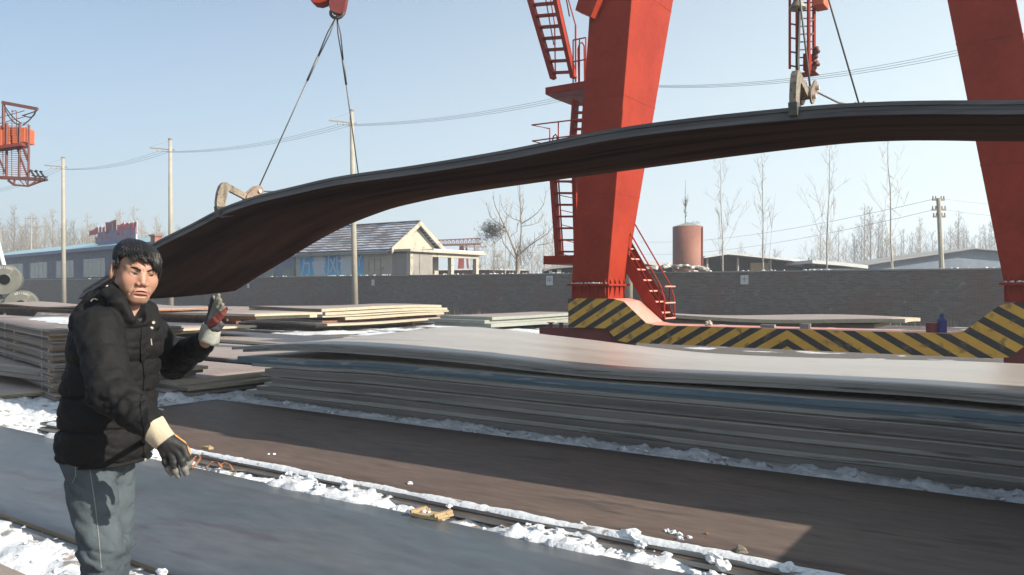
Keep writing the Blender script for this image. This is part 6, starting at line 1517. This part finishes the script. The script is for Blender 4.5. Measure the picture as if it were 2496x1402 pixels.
gR = glove('work_glove', [idx_, mid_, rin_, pin_, palm, thb], .0026, tr_, (q(370, 1030)[0], -.42, q(400, 1185)[2]), (q(485, 1100)[0], -.22, q(400, 1040)[2]), .005)
def cuff(name, a, b, ra, rb, th, mat, parent, squash=.8, wob=.004):
    a = Vector(a.tolist()); b = Vector(b.tolist()); d_ = (b-a).normalized(); vx = Vector((0, 1, 0)); s1 = d_.cross(vx).normalized(); s2 = s1.cross(d_)
    V = []; n_ = 28; rings = 7
    for side in (0, 1):
        for i in range(rings):
            t = i/(rings-1); c = a.lerp(b, t); r_ = ra+(rb-ra)*t
            for k in range(n_):
                an = 2*PI*k/n_; rr2 = r_-(th if side else 0)+wob*math.sin(an*2+t*3)*.6+wob*.5*math.sin(an*5+t*5)
                V.append(c+s1*math.cos(an)*rr2+s2*math.sin(an)*rr2*squash)
    F_ = []
    for side in (0, 1):
        for i in range(rings-1):
            for k in range(n_):
                u = side*rings*n_+i*n_; F_.append((u+k, u+(k+1) % n_, u+n_+(k+1) % n_, u+n_+k))
    for i in (0, rings-1):
        for k in range(n_): F_.append((i*n_+k, i*n_+(k+1) % n_, rings*n_+i*n_+(k+1) % n_, rings*n_+i*n_+k))
    m = MB(); m.add(V, F_); o = m.build(name, mat, parent, smooth=True)
    m = MB(); ring = [a.lerp(b, .07)+s1*math.cos(2*PI*k/n_)*(ra+.0008+wob*.6*math.sin(4*PI*k/n_+.2))+s2*math.sin(2*PI*k/n_)*(ra+.0008)*squash for k in range(n_+1)]; m.tube(ring, .0013, 4); m.build('hem_stitch', M['edge_warm'], o)
    return o
cuff('glove_cuff', q(364, 1030), q(403, 1077), .0455, .0410, .003, M['cuffcloth'], gR, .85)
# raised left hand
g = lambda px, py, Y=3.20: pp(px, py, Y)
f1 = [(g(513, 768, 3.24), g(516, 748, 3.24), .0125, .012), (g(516, 748, 3.24), g(519, 733, 3.235), .012, .0105), (g(519, 733, 3.235), g(519, 724, 3.23), .0105, .0085)]
f2 = [(g(520, 766, 3.215), g(526, 744, 3.215), .0135, .012), (g(526, 744, 3.215), g(531, 729, 3.21), .012, .0105), (g(531, 729, 3.21), g(533, 720, 3.205), .0105, .008)]
f3 = [(g(527, 768, 3.20), g(532, 748, 3.195), .0135, .012), (g(532, 748, 3.195), g(535, 737, 3.19), .012, .0105), (g(535, 737, 3.19), g(536, 732, 3.185), .0105, .009)]
f4 = [(g(533, 772, 3.18), g(538, 756, 3.17), .0125, .011), (g(538, 756, 3.17), g(541, 748, 3.165), .011, .0095), (g(541, 748, 3.165), g(542, 743, 3.16), .0095, .008)]
pl = [(g(510, 797, 3.215), g(514, 770, 3.235), .026, .017), (g(514, 796, 3.21), g(522, 768, 3.215), .027, .018), (g(520, 796, 3.20), g(531, 772, 3.195), .026, .017), (g(530, 800, 3.20), g(538, 792, 3.20), .018, .014)]
th = [(g(512, 788, 3.175), g(528, 779, 3.165), .014, .0175), (g(528, 779, 3.165), g(543, 765, 3.15), .0175, .012), (g(543, 765, 3.15), g(556, 749, 3.14), .0115, .0045)]
def tl_(P, parts):
    D = np.stack([dist_part(P, g_) for g_ in parts]); w = D.argmin(0); c = np.tile(np.array([.135, .13, .105]), (len(P), 1))
    c[w == 5] = (.17, .042, .036); c[(w == 4) & (P[:, 0] < g(508, 780)[0])] = (.02, .02, .035); c[(w == 0) & (P[:, 0] < g(515, 740)[0])] = (.03, .03, .035); c[(w == 4) & (P[:, 2] < g(500, 785)[2])] = (.03, .028, .035)
    return c
gL = glove('work_glove', [f1, f2, f3, f4, pl, th], .0026, tl_, (g(485, 760)[0], -.02, g(500, 825)[2]), (g(566, 760)[0], .14, g(500, 705)[2]), .004)
cuff('glove_cuff', g(508, 834, 3.215), g(518, 791, 3.205), .0420, .0335, .003, M['cuffgrey'], gL, .9, .006)
# ---------------------------------------------------------------- haze
HZ = True
if HZ:
    hz_ = MB(); hz_.box(-480, 330, -70, 560, -1, 45); ho = hz_.build('haze', [])
    hm_ = bpy.data.materials.new('winter haze'); hm_.use_nodes = True; n_ = hm_.node_tree; n_.nodes.clear()
    pv = n_.nodes.new('ShaderNodeVolumePrincipled'); out = n_.nodes.new('ShaderNodeOutputMaterial')
    pv.inputs['Color'].default_value = (.86, .92, 1.0, 1); pv.inputs['Density'].default_value = .0015; pv.inputs['Anisotropy'].default_value = .35
    n_.links.new(pv.outputs[0], out.inputs['Volume']); ho.data.materials.append(hm_); tag(ho, kind='stuff')
